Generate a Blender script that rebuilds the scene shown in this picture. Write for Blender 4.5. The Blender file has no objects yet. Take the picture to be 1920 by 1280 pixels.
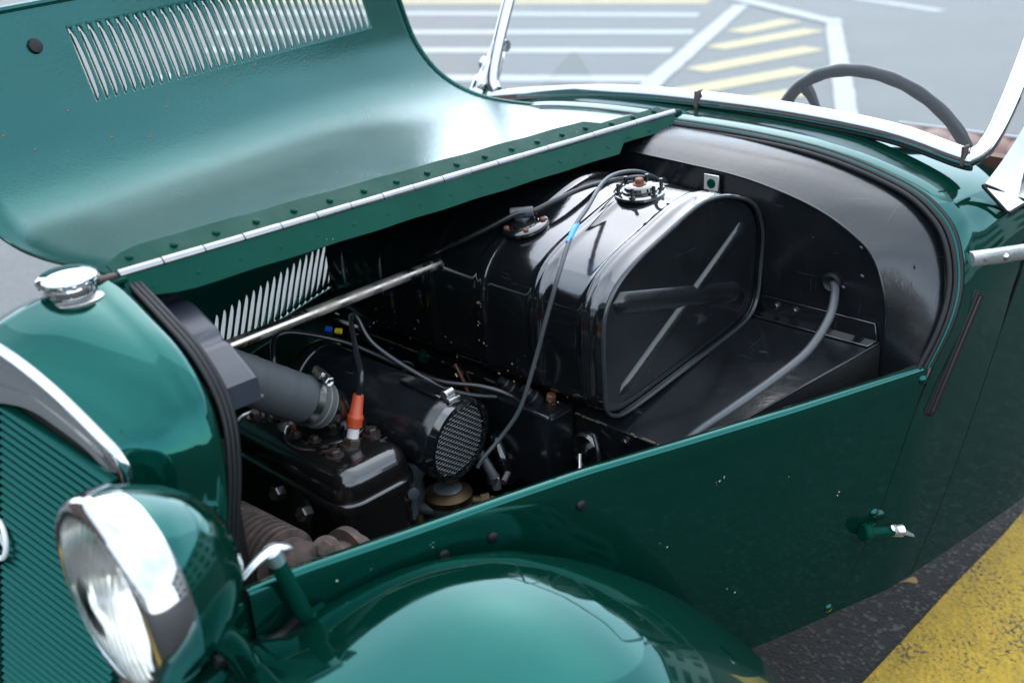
import bpy, bmesh, math, random
from mathutils import Vector, Matrix
random.seed(7)
sc = bpy.context.scene
C = sc.collection
rad = math.radians

# ------------------------------------------------------------------ camera
cam_d = bpy.data.cameras.new('camera'); cam = bpy.data.objects.new('camera', cam_d); C.objects.link(cam)
yaw, pit, rol = rad(45.2605), rad(-23.6985), rad(-3.0086)
d = Vector((math.cos(yaw)*math.cos(pit), math.sin(yaw)*math.cos(pit), math.sin(pit)))
r = d.cross(Vector((0, 0, 1))).normalized(); u = r.cross(d)
r2 = r*math.cos(rol)+u*math.sin(rol); u2 = -r*math.sin(rol)+u*math.cos(rol)
m = Matrix((r2, u2, -d)).transposed().to_4x4(); m.translation = Vector((-.5414, -1.1971, 1.4982))
cam.matrix_world = m
cam_d.sensor_width = 36; cam_d.lens = 2064.9/1920*36; cam_d.clip_start = .02; cam_d.clip_end = 800
cam_d.dof.use_dof = True; cam_d.dof.focus_distance = 1.68; cam_d.dof.aperture_fstop = 3.5
sc.camera = cam

# ------------------------------------------------------------------ sky, sun, exposure
SUN_EL, SUN_AZ = rad(46), rad(40)          # azimuth of the sun measured from +x towards +y
w = bpy.data.worlds.new('World'); sc.world = w; w.use_nodes = True
nt = w.node_tree; nt.nodes.clear()
out = nt.nodes.new('ShaderNodeOutputWorld'); bg = nt.nodes.new('ShaderNodeBackground')
sky = nt.nodes.new('ShaderNodeTexSky'); sky.sky_type = 'NISHITA'; sky.sun_disc = False
sky.sun_elevation = SUN_EL; sky.sun_rotation = rad(90)-SUN_AZ
sky.air_density = 1.0; sky.dust_density = .6; sky.ozone_density = 1.8
tc = nt.nodes.new('ShaderNodeTexCoord')
mp = nt.nodes.new('ShaderNodeMapping'); mp.inputs['Scale'].default_value = (1, 1, 2.2)
nz = nt.nodes.new('ShaderNodeTexNoise'); nz.inputs['Scale'].default_value = 1.15; nz.inputs['Detail'].default_value = 1.5; nz.inputs['Roughness'].default_value = .4
rp = nt.nodes.new('ShaderNodeValToRGB'); rp.color_ramp.elements[0].position = .30; rp.color_ramp.elements[1].position = .80; rp.color_ramp.elements[0].color = (.22, .22, .22, 1); rp.color_ramp.elements[1].color = (.60, .60, .60, 1)
mx = nt.nodes.new('ShaderNodeMix'); mx.data_type = 'RGBA'
mx.inputs[7].default_value = (11.0, 12.0, 12.4, 1)
nt.links.new(tc.outputs['Generated'], mp.inputs['Vector']); nt.links.new(mp.outputs[0], nz.inputs['Vector'])
nt.links.new(nz.outputs['Fac'], rp.inputs['Fac']); nt.links.new(rp.outputs['Color'], mx.inputs[0])
nt.links.new(sky.outputs[0], mx.inputs[6]); nt.links.new(mx.outputs[2], bg.inputs['Color'])
bg.inputs['Strength'].default_value = .15
nt.links.new(bg.outputs[0], out.inputs['Surface'])
sl = bpy.data.lights.new('sun', 'SUN'); sl.energy = .5; sl.angle = rad(80); sl.color = (1, .985, .965)
so = bpy.data.objects.new('sun', sl); C.objects.link(so)
sdir = Vector((math.cos(SUN_AZ)*math.cos(SUN_EL), math.sin(SUN_AZ)*math.cos(SUN_EL), math.sin(SUN_EL)))
so.rotation_euler = sdir.to_track_quat('Z', 'Y').to_euler(); so.location = sdir*20
sc.view_settings.view_transform = 'Standard'; sc.view_settings.look = 'None'; sc.view_settings.gamma = 1
sc.view_settings.use_curve_mapping = False; sc.view_settings.exposure = 1.6

# ------------------------------------------------------------------ materials
MATS = {}
def nodes_of(name):
    mt = bpy.data.materials.new(name); mt.use_nodes = True; MATS[name] = mt
    n = mt.node_tree; b = n.nodes['Principled BSDF']
    return mt, n, b
def noise(n, scale, detail=4, rough=.55, vec=None, obj=True):
    t = n.nodes.new('ShaderNodeTexNoise'); t.inputs['Scale'].default_value = scale
    t.inputs['Detail'].default_value = detail; t.inputs['Roughness'].default_value = rough
    if vec is None:
        c = n.nodes.get('TC') or n.nodes.new('ShaderNodeTexCoord'); c.name = 'TC'; vec = c.outputs['Object']
    n.links.new(vec, t.inputs['Vector']); return t.outputs['Fac']
def ramp(n, fac, stops):
    t = n.nodes.new('ShaderNodeValToRGB'); cr = t.color_ramp
    while len(cr.elements) > 1: cr.elements.remove(cr.elements[-1])
    cr.elements[0].position = stops[0][0]; cr.elements[0].color = (*stops[0][1], 1) if len(stops[0][1]) == 3 else stops[0][1]
    for p, c in stops[1:]:
        e = cr.elements.new(p); e.color = (*c, 1)
    n.links.new(fac, t.inputs['Fac']); return t.outputs['Color']
def g(v): return (v, v, v)
def mix(n, fac, a, b):
    t = n.nodes.new('ShaderNodeMix'); t.data_type = 'RGBA'
    for s, v in ((0, fac), (6, a), (7, b)):
        if hasattr(v, 'is_output') or hasattr(v, 'links'): n.links.new(v, t.inputs[s])
        else: t.inputs[s].default_value = v if s == 0 else (*v, 1)
    return t.outputs[2]
def bump(n, b, h, strength, dist=.001, coat=False):
    t = n.nodes.new('ShaderNodeBump'); t.inputs['Strength'].default_value = strength; t.inputs['Distance'].default_value = dist
    n.links.new(h, t.inputs['Height']); n.links.new(t.outputs[0], b.inputs['Normal'])
    if coat: n.links.new(t.outputs[0], b.inputs['Coat Normal'])
def simple(name, col, rough=.5, metal=0, coat=0, var=.0, chips=None, chip_col=(.5, .4, .26), chip_scale=60, bmp=None, rvar=.0, coat_rough=.04, tint=None, spec=.5, scratch=None):
    mt, n, b = nodes_of(name)
    b.inputs['Base Color'].default_value = (*col, 1); b.inputs['Roughness'].default_value = rough
    b.inputs['Specular IOR Level'].default_value = spec
    if tint: b.inputs['Specular Tint'].default_value = (*tint, 1)
    b.inputs['Metallic'].default_value = metal; b.inputs['Coat Weight'].default_value = coat; b.inputs['Coat Roughness'].default_value = coat_rough
    c = None
    if var:
        f = noise(n, 14, 6)
        c = mix(n, f, tuple(x*(1-var) for x in col), tuple(min(1, x*(1+var)) for x in col))
    if chips:
        f = noise(n, chip_scale, 3, .6); f2 = noise(n, 5, 2)
        mth = n.nodes.new('ShaderNodeMath'); mth.operation = 'MULTIPLY_ADD'; mth.inputs[1].default_value = .35
        n.links.new(f2, mth.inputs[0]); n.links.new(f, mth.inputs[2])
        k = ramp(n, mth.outputs[0], [(chips, g(0)), (chips+.012, g(1))])
        c = mix(n, k, c if c is not None else col, chip_col)
    if scratch:
        tcn = n.nodes.get('TC') or n.nodes.new('ShaderNodeTexCoord'); tcn.name = 'TC'
        acc = None
        for rot_, sc_ in (((.2, .5, .3), (380, 9, 9)), ((.9, -.4, 1.2), (9, 330, 12)), ((-.5, .3, .8), (10, 12, 300))):
            mpn = n.nodes.new('ShaderNodeMapping'); mpn.inputs['Rotation'].default_value = rot_; mpn.inputs['Scale'].default_value = sc_
            n.links.new(tcn.outputs['Object'], mpn.inputs['Vector']); ff = noise(n, 1.0, 3, .5, mpn.outputs[0])
            kk = ramp(n, ff, [(.70, g(0)), (.74, g(1))])
            acc = kk if acc is None else mix(n, kk, acc, g(1))
        dst = ramp(n, noise(n, 7, 6, .65), [(.42, g(0)), (.72, g(.55))])
        c = mix(n, dst, c if c is not None else col, scratch[1])
        c = mix(n, acc, c, scratch[0])
    if c is not None: n.links.new(c, b.inputs['Base Color'])
    if rvar:
        f = noise(n, 9, 6, .65)
        rr = ramp(n, f, [(.3, g(max(.01, rough-rvar))), (.75, g(min(1, rough+rvar)))])
        n.links.new(rr, b.inputs['Roughness'])
    if bmp: bump(n, b, noise(n, bmp[0], 3, .6), bmp[1], bmp[2] if len(bmp) > 2 else .001, coat=coat > 0)
    return mt
GREEN = (.0005, .0150, .0092)
simple('green_paint', GREEN, .07, coat=.22, tint=(.06, .97, .88), spec=.66, var=.10, chips=1.0, chip_col=(.25, .32, .26), chip_scale=85, bmp=(14, .035, .004), rvar=.05, coat_rough=.02)
simple('green_inner', (.0008, .026, .020), .22, coat=.28, spec=.60, tint=(.2, .98, .94), var=.2, bmp=(260, .5, .0009), rvar=.10, coat_rough=.13)
simple('green_hinge', (.0005, .028, .018), .5, coat=.0, spec=.10, tint=(.3, 1, .9), var=.25, chips=.93, chip_col=(.16, .20, .12), chip_scale=110, bmp=(140, .25, .001), rvar=.15, coat_rough=.15)
simple('black_gloss', (.0042, .0048, .0056), .13, spec=.75, scratch=((.03, .032, .035), (.007, .0075, .008)), coat=.9, chips=.935, chip_col=(.14, .12, .085), chip_scale=70, bmp=(30, .10, .002), rvar=.09, var=.3, coat_rough=.07)
simple('black_satin', (.0046, .0054, .0066), .22, spec=.6, scratch=((.025, .029, .033), (.0085, .0098, .0115)), chips=.965, chip_col=(.08, .09, .09), chip_scale=90, bmp=(90, .22, .0012), rvar=.10, var=.35)
simple('black_cast', (.0050, .0050, .0054), .17, scratch=((.03, .028, .026), (.012, .009, .007)), coat=.7, chips=.92, chip_col=(.08, .045, .025), chip_scale=48, bmp=(60, .18, .0014), rvar=.10, var=.5, coat_rough=.08)
simple('black_dull', (.0065, .0065, .007), .62, scratch=((.03, .028, .026), (.012, .010, .008)), spec=.3, chips=.96, chip_col=(.06, .05, .035), chip_scale=38, bmp=(60, .35, .002), var=.5)
simple('rubber', (.0045, .005, .006), .5, spec=.3, var=.4, bmp=(210, .25, .001), rvar=.12)
simple('cable_black', (.009, .010, .012), .26, rvar=.1, var=.3)
simple('cable_grey', (.045, .05, .055), .42, rvar=.1, var=.2)
simple('hose_fabric', (.038, .042, .046), .62, var=.25, bmp=(420, .5, .0008))
simple('radiator_plastic', (.022, .026, .036), .36, var=.2, bmp=(120, .15, .001), rvar=.1)
simple('chrome', (.47, .48, .49), .06, metal=1, rvar=.05, bmp=(26, .04, .002))
simple('chrome_worn', (.72, .72, .70), .22, metal=1, rvar=.15, chips=.92, chip_col=(.30, .17, .08), chip_scale=50)
simple('aluminium', (.62, .63, .63), .30, metal=.9, rvar=.12, bmp=(160, .1, .001))
simple('zinc', (.42, .42, .41), .32, metal=1, rvar=.12, var=.15)
simple('brass', (.065, .045, .026), .5, metal=1, var=.5, rvar=.15)
simple('copper_rust', (.16, .062, .034), .55, metal=.4, var=.4)
simple('orange_rubber', (.34, .042, .010), .45, var=.12)
simple('porcelain', (.50, .46, .45), .25)
simple('grey_paint', (.035, .042, .048), .42, var=.35, chips=.92, chip_col=(.2, .13, .06), bmp=(80, .3, .0012), rvar=.12)
simple('leather', (.19, .105, .082), .5, var=.15, bmp=(120, .25, .002))
simple('wheel_plastic', (.003, .007, .013), .4, spec=.3, rvar=.08)
simple('blue_plastic', (.02, .09, .55), .4); simple('yellow_plastic', (.75, .55, .02), .4); simple('light_blue', (.05, .28, .65), .4)
simple('lettering', (.70, .72, .72), .5)
simple('piping', (.3, .3, .3), .5)
simple('tan_sealant', (.075, .058, .036), .8, var=.5, bmp=(90, .5, .002))
simple('wall_render', (.52, .51, .48), .85, var=.12); simple('roof_grey', (.12, .12, .125), .7, var=.2)
simple('added_brick_wall', (.13, .07, .05), .85, var=.3)
simple('dry_leaf', (.42, .25, .09), .7, var=.3)
simple('tyre', (.018, .018, .019), .75, var=.3, bmp=(120, .3, .002))
simple('hinge_steel', (.25, .255, .26), .18, metal=1, rvar=.08, var=.2)
simple('mesh_wire', (.20, .20, .20), .35, metal=1)
simple('green_grille', (.0005, .026, .019), .25, spec=.5, tint=(.2, 1, .95), var=.2)
simple('bolt_rust', (.030, .019, .014), .5, metal=.3, var=.5, bmp=(120, .3, .001))
simple('tan_chip', (.30, .24, .15), .8)
simple('liner', (.15, .14, .10), .8, var=.2)
simple('seam_highlight', (.05, .055, .06), .22, metal=.6, rvar=.12, var=.4)  # lighter metal tone puts the bright highlight into the tank seam's colour
simple('paint_flake', (.42, .42, .34), .7)
# rusty steel rod
mt, n, b = nodes_of('rusty_rod')
f = noise(n, 16, 5, .6); k = ramp(n, f, [(.45, g(0)), (.75, g(.8))])
n.links.new(mix(n, k, (.62, .57, .51), (.15, .075, .045)), b.inputs['Base Color'])
n.links.new(mix(n, k, (1, 1, 1), (.15, .15, .15)), b.inputs['Metallic']); n.links.new(mix(n, k, g(.27), g(.7)), b.inputs['Roughness'])
# rusty cast iron
mt, n, b = nodes_of('rust_iron')
f = noise(n, 30, 7, .65); f2 = noise(n, 9, 4, .6)
c1 = ramp(n, f, [(.3, (.030, .022, .020)), (.52, (.075, .052, .044)), (.7, (.14, .095, .075))])
k = ramp(n, f2, [(.63, g(0)), (.70, g(1))])
n.links.new(mix(n, k, c1, (.30, .12, .045)), b.inputs['Base Color']); b.inputs['Roughness'].default_value = .78
bump(n, b, noise(n, 260, 4, .6), .7, .0012)
# clear glass (windscreen) : fresnel mix of clear and mirror
def glass(name, tint, rough=0.0, ior=1.5):
    mt = bpy.data.materials.new(name); mt.use_nodes = True; MATS[name] = mt
    n = mt.node_tree; n.nodes.clear(); o = n.nodes.new('ShaderNodeOutputMaterial')
    tr = n.nodes.new('ShaderNodeBsdfTransparent'); tr.inputs[0].default_value = (*tint, 1)
    gl = n.nodes.new('ShaderNodeBsdfGlossy'); gl.inputs['Roughness'].default_value = rough
    fr = n.nodes.new('ShaderNodeFresnel'); fr.inputs['IOR'].default_value = ior
    ms = n.nodes.new('ShaderNodeMixShader'); n.links.new(fr.outputs[0], ms.inputs[0]); n.links.new(tr.outputs[0], ms.inputs[1]); n.links.new(gl.outputs[0], ms.inputs[2])
    n.links.new(ms.outputs[0], o.inputs['Surface']); return mt
glass('windscreen_glass', (.93, .96, .96), .0, 1.45)
mt, n, b = nodes_of('lens_glass')
b.inputs['Base Color'].default_value = (1, 1, .98, 1); b.inputs['Roughness'].default_value = .06; b.inputs['Transmission Weight'].default_value = 1; b.inputs['IOR'].default_value = 1.25
wv = n.nodes.new('ShaderNodeTexWave'); wv.bands_direction = 'Y'; wv.inputs['Scale'].default_value = 32
cc_ = n.nodes.new('ShaderNodeTexCoord'); n.links.new(cc_.outputs['Object'], wv.inputs['Vector']); bump(n, b, wv.outputs['Fac'], .14, .002)
simple('reflector', (.88, .87, .83), .13, metal=1, rvar=.06)
# asphalt
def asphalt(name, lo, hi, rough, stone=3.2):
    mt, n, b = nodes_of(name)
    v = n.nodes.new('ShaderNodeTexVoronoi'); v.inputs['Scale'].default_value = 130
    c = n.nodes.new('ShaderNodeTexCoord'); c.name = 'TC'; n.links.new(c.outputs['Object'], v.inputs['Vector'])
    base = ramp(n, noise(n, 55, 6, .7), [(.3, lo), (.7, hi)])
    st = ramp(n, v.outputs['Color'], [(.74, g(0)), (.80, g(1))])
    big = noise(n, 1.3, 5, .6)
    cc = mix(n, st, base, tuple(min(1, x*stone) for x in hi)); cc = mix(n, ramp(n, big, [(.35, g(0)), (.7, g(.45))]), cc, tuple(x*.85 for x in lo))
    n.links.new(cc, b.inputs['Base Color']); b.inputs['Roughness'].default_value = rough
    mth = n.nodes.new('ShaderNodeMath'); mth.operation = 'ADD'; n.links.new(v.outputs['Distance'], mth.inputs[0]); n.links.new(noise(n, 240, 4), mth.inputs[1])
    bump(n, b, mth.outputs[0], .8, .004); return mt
asphalt('asphalt_shaded', (.0050, .0047, .0046), (.030, .0275, .026), .85)  # near side of the car: its shade is put into the asphalt colour
asphalt('asphalt_lit', (.074, .079, .079), (.106, .111, .110), .70, 1.25)  # paler copy of the asphalt for the brightly lit ground beyond the car
def road_paint(name, col, lo, thr):
    mt, n, b = nodes_of(name)
    v = n.nodes.new('ShaderNodeTexVoronoi'); v.inputs['Scale'].default_value = 95
    c = n.nodes.new('ShaderNodeTexCoord'); c.name = 'TC'; n.links.new(c.outputs['Object'], v.inputs['Vector'])
    f = noise(n, 105, 6, .75); f2 = noise(n, 6, 4)
    mth = n.nodes.new('ShaderNodeMath'); mth.operation = 'MULTIPLY_ADD'; mth.inputs[1].default_value = .3
    n.links.new(f2, mth.inputs[0]); n.links.new(f, mth.inputs[2])
    k = ramp(n, mth.outputs[0], [(thr, g(0)), (thr+.07, g(1))])
    cv = mix(n, noise(n, 38, 5, .7), tuple(x*.42 for x in col), tuple(min(1, x*1.35) for x in col))
    n.links.new(mix(n, k, cv, lo), b.inputs['Base Color']); b.inputs['Roughness'].default_value = .75
    m2 = n.nodes.new('ShaderNodeMath'); m2.operation = 'ADD'; n.links.new(v.outputs['Distance'], m2.inputs[0]); n.links.new(f, m2.inputs[1])
    bump(n, b, m2.outputs[0], .9, .005); return mt
road_paint('yellow_road_paint', (.50, .315, .018), (.04, .034, .022), .70)
road_paint('white_road_paint', (.38, .39, .38), (.1, .1, .1), .80)
road_paint('cream_road_paint', (.44, .375, .20), (.1, .1, .1), .80)
# wrapped bonnet pane for far building
simple('window_dark', (.03, .04, .05), .08, coat=.5)

# ------------------------------------------------------------------ mesh helpers
def V(*a): return Vector(a)
def mesh(name, verts, faces, mat, parent=None, smooth=True, ang=35, solid=0, offset=0, bevel=0, label=None, rim=None):
    me = bpy.data.meshes.new(name); me.from_pydata([tuple(v) for v in verts], [], faces); me.update()
    bm = bmesh.new(); bm.from_mesh(me); bmesh.ops.recalc_face_normals(bm, faces=bm.faces); bm.to_mesh(me); bm.free()
    if solid:
        nv = len(me.vertices); nf = len(me.polygons)
        P_ = [v.co.copy() for v in me.vertices]; N_ = [v.normal.copy() for v in me.vertices]
        F_ = [tuple(p.vertices) for p in me.polygons]; cnt = {}
        for f in F_:
            for a_, b_ in zip(f, f[1:]+f[:1]): cnt.setdefault((min(a_, b_), max(a_, b_)), []).append((a_, b_))
        o0, o1 = (solid/2, -solid/2) if offset == 0 else (solid, 0)
        vs2 = [p+q*o0 for p, q in zip(P_, N_)]+[p+q*o1 for p, q in zip(P_, N_)]
        fs2 = F_+[tuple(k+nv for k in reversed(f)) for f in F_]+[(e[0][1], e[0][0], e[0][0]+nv, e[0][1]+nv) for e in cnt.values() if len(e) == 1]
        me2 = bpy.data.meshes.new(name); me2.from_pydata([tuple(v) for v in vs2], [], fs2); me2.update(); bpy.data.meshes.remove(me); me = me2
        if rim:
            for p in list(me.polygons)[2*nf:]: p.material_index = 1
    if smooth:
        for p in me.polygons: p.use_smooth = True
        me.set_sharp_from_angle(angle=rad(ang))
    o = bpy.data.objects.new(name, me); C.objects.link(o)
    me.materials.append(MATS[mat])
    if parent is not None: o.parent = parent
    if rim: me.materials.append(MATS[rim])
    if bevel:
        s = o.modifiers.new('bevel', 'BEVEL'); s.width = bevel; s.segments = 3; s.limit_method = 'ANGLE'; s.angle_limit = rad(35)
    if label: o['label'] = label
    return o
class B:
    """collects pieces of ONE part"""
    def __init__(s): s.v = []; s.f = []
    def add(s, vs, fs):
        k = len(s.v); s.v += [Vector(v) for v in vs]; s.f += [tuple(i+k for i in q) for q in fs]; return s
    def build(s, name, mat, parent=None, **k): return mesh(name, s.v, s.f, mat, parent, **k)
    def box(s, c, size, M=None):
        x, y, z = (q/2 for q in size); vs = [V(i*x, j*y, k*z) for i in (-1, 1) for j in (-1, 1) for k in (-1, 1)]
        if M is not None: vs = [M @ v for v in vs]
        return s.add([V(*c)+v for v in vs], [(0, 1, 3, 2), (4, 6, 7, 5), (0, 4, 5, 1), (2, 3, 7, 6), (0, 2, 6, 4), (1, 5, 7, 3)])
    def tube(s, pts, rads, seg=12, cap=True):
        pts = [Vector(p) for p in pts]; nn = len(pts)
        if not hasattr(rads, '__len__'): rads = [rads]*nn
        t0 = (pts[1]-pts[0]).normalized(); a = t0.orthogonal().normalized(); vs = []; fs = []
        for i, p in enumerate(pts):
            t = (pts[min(i+1, nn-1)]-pts[max(i-1, 0)]).normalized()
            a = (a-t*a.dot(t)).normalized(); bb = t.cross(a)
            for k in range(seg):
                q = 2*math.pi*k/seg; vs.append(p+(a*math.cos(q)+bb*math.sin(q))*rads[i])
        for i in range(nn-1):
            for k in range(seg):
                k2 = (k+1) % seg; fs.append((i*seg+k, i*seg+k2, (i+1)*seg+k2, (i+1)*seg+k))
        if cap: fs.append(tuple(range(seg))[::-1]); fs.append(tuple(range((nn-1)*seg, nn*seg)))
        return s.add(vs, fs)
    def lathe(s, c, axis, prof, seg=32, cap=True):
        """prof: (distance along axis, radius)"""
        c = Vector(c); t = Vector(axis).normalized(); a = t.orthogonal().normalized(); bb = t.cross(a); vs = []; fs = []
        for h, rr in prof:
            for k in range(seg):
                q = 2*math.pi*k/seg; vs.append(c+t*h+(a*math.cos(q)+bb*math.sin(q))*max(rr, 1e-5))
        nn = len(prof)
        for i in range(nn-1):
            for k in range(seg):
                k2 = (k+1) % seg; fs.append((i*seg+k, i*seg+k2, (i+1)*seg+k2, (i+1)*seg+k))
        if cap: fs.append(tuple(range(seg))[::-1]); fs.append(tuple(range((nn-1)*seg, nn*seg)))
        return s.add(vs, fs)
    def prism(s, poly, vec):
        nn = len(poly); vec = Vector(vec); p = [Vector(q) for q in poly]
        return s.add(p+[q+vec for q in p], [tuple(range(nn))[::-1], tuple(range(nn, 2*nn))]+[(i, (i+1) % nn, (i+1) % nn+nn, i+nn) for i in range(nn)])
    def grid(s, rows, closed=False):
        nr, nc = len(rows), len(rows[0]); fs = []
        for i in range(nr-1):
            for j in range(nc if closed else nc-1):
                j2 = (j+1) % nc; fs.append((i*nc+j, i*nc+j2, (i+1)*nc+j2, (i+1)*nc+j))
        return s.add([v for rw in rows for v in rw], fs)
def cr(pts, per=6, closed=False):
    """Catmull-Rom through pts"""
    P = [Vector(p) for p in pts]; nn = len(P); o = []
    rng = nn if closed else nn-1
    for i in range(rng):
        if closed: a, b_, c_, e = P[(i-1) % nn], P[i], P[(i+1) % nn], P[(i+2) % nn]
        else: a, b_, c_, e = P[max(i-1, 0)], P[i], P[i+1], P[min(i+2, nn-1)]
        for k in range(per):
            t = k/per; o.append(.5*((2*b_)+(c_-a)*t+(2*a-5*b_+4*c_-e)*t*t+(3*b_-a-3*c_+e)*t**3))
    if not closed: o.append(P[-1])
    return o
def crs(pts, s):
    P = [Vector(p) for p in pts]; nn = len(P); s = min(max(s, 0), 1)*(nn-1); i = min(int(s), nn-2); t = s-i
    a, b_, c_, e = P[max(i-1, 0)], P[i], P[i+1], P[min(i+2, nn-1)]
    return .5*((2*b_)+(c_-a)*t+(2*a-5*b_+4*c_-e)*t*t+(3*b_-a-3*c_+e)*t**3)
def interp(tab, x):
    if x <= tab[0][0]: (a, fa), (c, fc) = tab[0], tab[1]
    elif x >= tab[-1][0]: (a, fa), (c, fc) = tab[-2], tab[-1]
    else:
        for (a, fa), (c, fc) in zip(tab, tab[1:]):
            if a <= x <= c: break
    return fa+(fc-fa)*(x-a)/(c-a)
def empty(name, loc=(0, 0, 0), parent=None):
    o = bpy.data.objects.new(name, None); C.objects.link(o); o.location = loc; o.empty_display_size = .1
    if parent: o.parent = parent
    return o
def tag(o, label=None, cat=None, group=None, kind=None):
    for k, v in (('label', label), ('category', cat), ('group', group), ('kind', kind)):
        if v: o[k] = v
    return o
def inst(src, name, M, parent, label=None):
    o = bpy.data.objects.new(name, src.data); C.objects.link(o); o.parent = parent; o.matrix_local = M
    if label: o['label'] = label
    return o
def frame(o, ex, ez):
    """matrix with local x along ex, local z along ez"""
    ez = Vector(ez).normalized(); ex = Vector(ex); ex = (ex-ez*ex.dot(ez)).normalized(); ey = ez.cross(ex)
    M = Matrix((ex, ey, ez)).transposed().to_4x4(); M.translation = Vector(o); return M
def hexbolt(name, mat, parent, p, axis, rr=.008, h=.007, washer=True, label=None):
    t = B(); 
    if washer: t.lathe(p, axis, [(0, rr*1.45), (.0016, rr*1.45), (.0018, rr*1.3)], 20)
    t.lathe(p, axis, [(.0015, rr), (h*.8, rr), (h, rr*.78)], 6)
    return t.build(name, mat, parent, ang=25, label=label)
def dome(name, mat, parent, p, axis, rr, h, seg=14):
    return B().lathe(p, axis, [(0, rr), (h*.5, rr*.9), (h*.85, rr*.6), (h, .0003)], seg).build(name, mat, parent, ang=80)

# ================================================================== ground
ground = mesh('ground', [V(-250, -250, 0), V(250, -250, 0), V(250, 250, 0), V(-250, 250, 0)], [(0, 1, 2, 3)], 'asphalt_shaded', smooth=False)
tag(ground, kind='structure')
road = mesh('road', [V(-200, .15, .004), V(200, .15, .004), V(200, 200, .004), V(-200, 200, .004)], [(0, 1, 2, 3)], 'asphalt_lit', smooth=False)
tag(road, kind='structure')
def strip(name, pts, wdt, mat, parent, z):
    pts = [V(p[0], p[1], 0) for p in pts]; t = (pts[1]-pts[0]).normalized(); nn = V(-t.y, t.x, 0)*wdt/2
    vs = [pts[0]-nn, pts[1]-nn, pts[1]+nn, pts[0]+nn]
    # ragged worn edges: subdivide the long sides
    a = []; k = 40
    for i in range(k+1): a.append(vs[0].lerp(vs[1], i/k)+nn.normalized()*random.uniform(-.006, .006))
    for i in range(k+1): a.append(vs[2].lerp(vs[3], i/k)+nn.normalized()*random.uniform(-.006, .006))
    return mesh(name, [p+V(0, 0, z) for p in a], [tuple(range(len(a)))], mat, parent, smooth=False)

# painted markings (flat paint, 4 mm apart in height)
strip('yellow_line', [(-3.5, -.588), (7, -.573)], .235, 'yellow_road_paint', ground, .008)['label'] = 'wide worn yellow line beside the car'
for li, (nm, a, b_, wd, mt_) in enumerate([
    ('white_line', (9.80, 5.60), (8.66, 3.78), .17, 'white_road_paint'),
    ('white_line', (9.38, 5.255), (4.6, 3.05), .15, 'white_road_paint'),
    ('white_line', (8.90, 3.96), (4.9, 1.62), .13, 'white_road_paint'),
    ('white_line', (6.6, 10.5), (8.63, 5.25), .23, 'white_road_paint'),
    ('white_line', (5.6, 9.1), (7.72, 4.66), .23, 'white_road_paint'),
    ('white_line', (4.9, 8.1), (6.84, 4.24), .23, 'white_road_paint'),
    ('white_line', (3.9, 7.2), (5.79, 3.67), .23, 'white_road_paint'),
    ('white_line', (10.8, 5.5), (9.75, 3.33), .14, 'white_road_paint'),
    ('cream_line', (7.2, 11.6), (9.54, 5.76), .34, 'cream_road_paint'),
    ('cream_line', (7.88, 4.32), (8.68, 4.26), .24, 'cream_road_paint'),
    ('cream_line', (7.10, 4.01), (8.27, 3.78), .24, 'cream_road_paint'),
    ('cream_line', (6.22, 3.575), (7.45, 3.31), .24, 'cream_road_paint'),
    ('cream_line', (5.45, 3.22), (6.63, 2.91), .24, 'cream_road_paint'),
    ('cream_line', (4.85, 2.86), (5.91, 2.53), .24, 'cream_road_paint')]):
    strip(nm, [a, b_], wd, mt_, road, (.016, .012, .012)[li] if li < 3 else .008)

# ================================================================== the car
car = empty('vintage_car')
tag(car, 'dark green vintage open car with its bonnet folded open over the engine bay', 'car')

# ---- profiles (x, y outward, z) shared by bonnet, shell and cowl; the car is symmetric about y = 0
CF = [(.004, 0, 1.062), (.004, .067, 1.034), (.004, .136, 1.000), (.002, .180, .952), (-.008, .197, .890), (-.030, .203, .800), (-.045, .206, .735)]
CR = [(1.075, 0, 1.050), (1.072, .18, 1.047), (1.066, .335, 1.034), (1.056, .475, 1.002), (1.035, .562, .940), (.995, .588, .850), (.955, .580, .735)]
FF = [(-.000, 0, 1.066), (-.002, .10, 1.057), (-.006, .20, 1.049), (-.012, .272, 1.053), (-.022, .325, 1.075), (-.032, .363, 1.115), (-.046, .402, 1.185), (-.045, .462, 1.325)]
FR = [(1.092, 0, 1.056), (1.090, .2, 1.041), (1.075, .41, 1.037), (1.054, .50, 1.053), (1.024, .557, 1.092), (1.0, .590, 1.148), (.985, .607, 1.21), (.955, .628, 1.36)]

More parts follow.
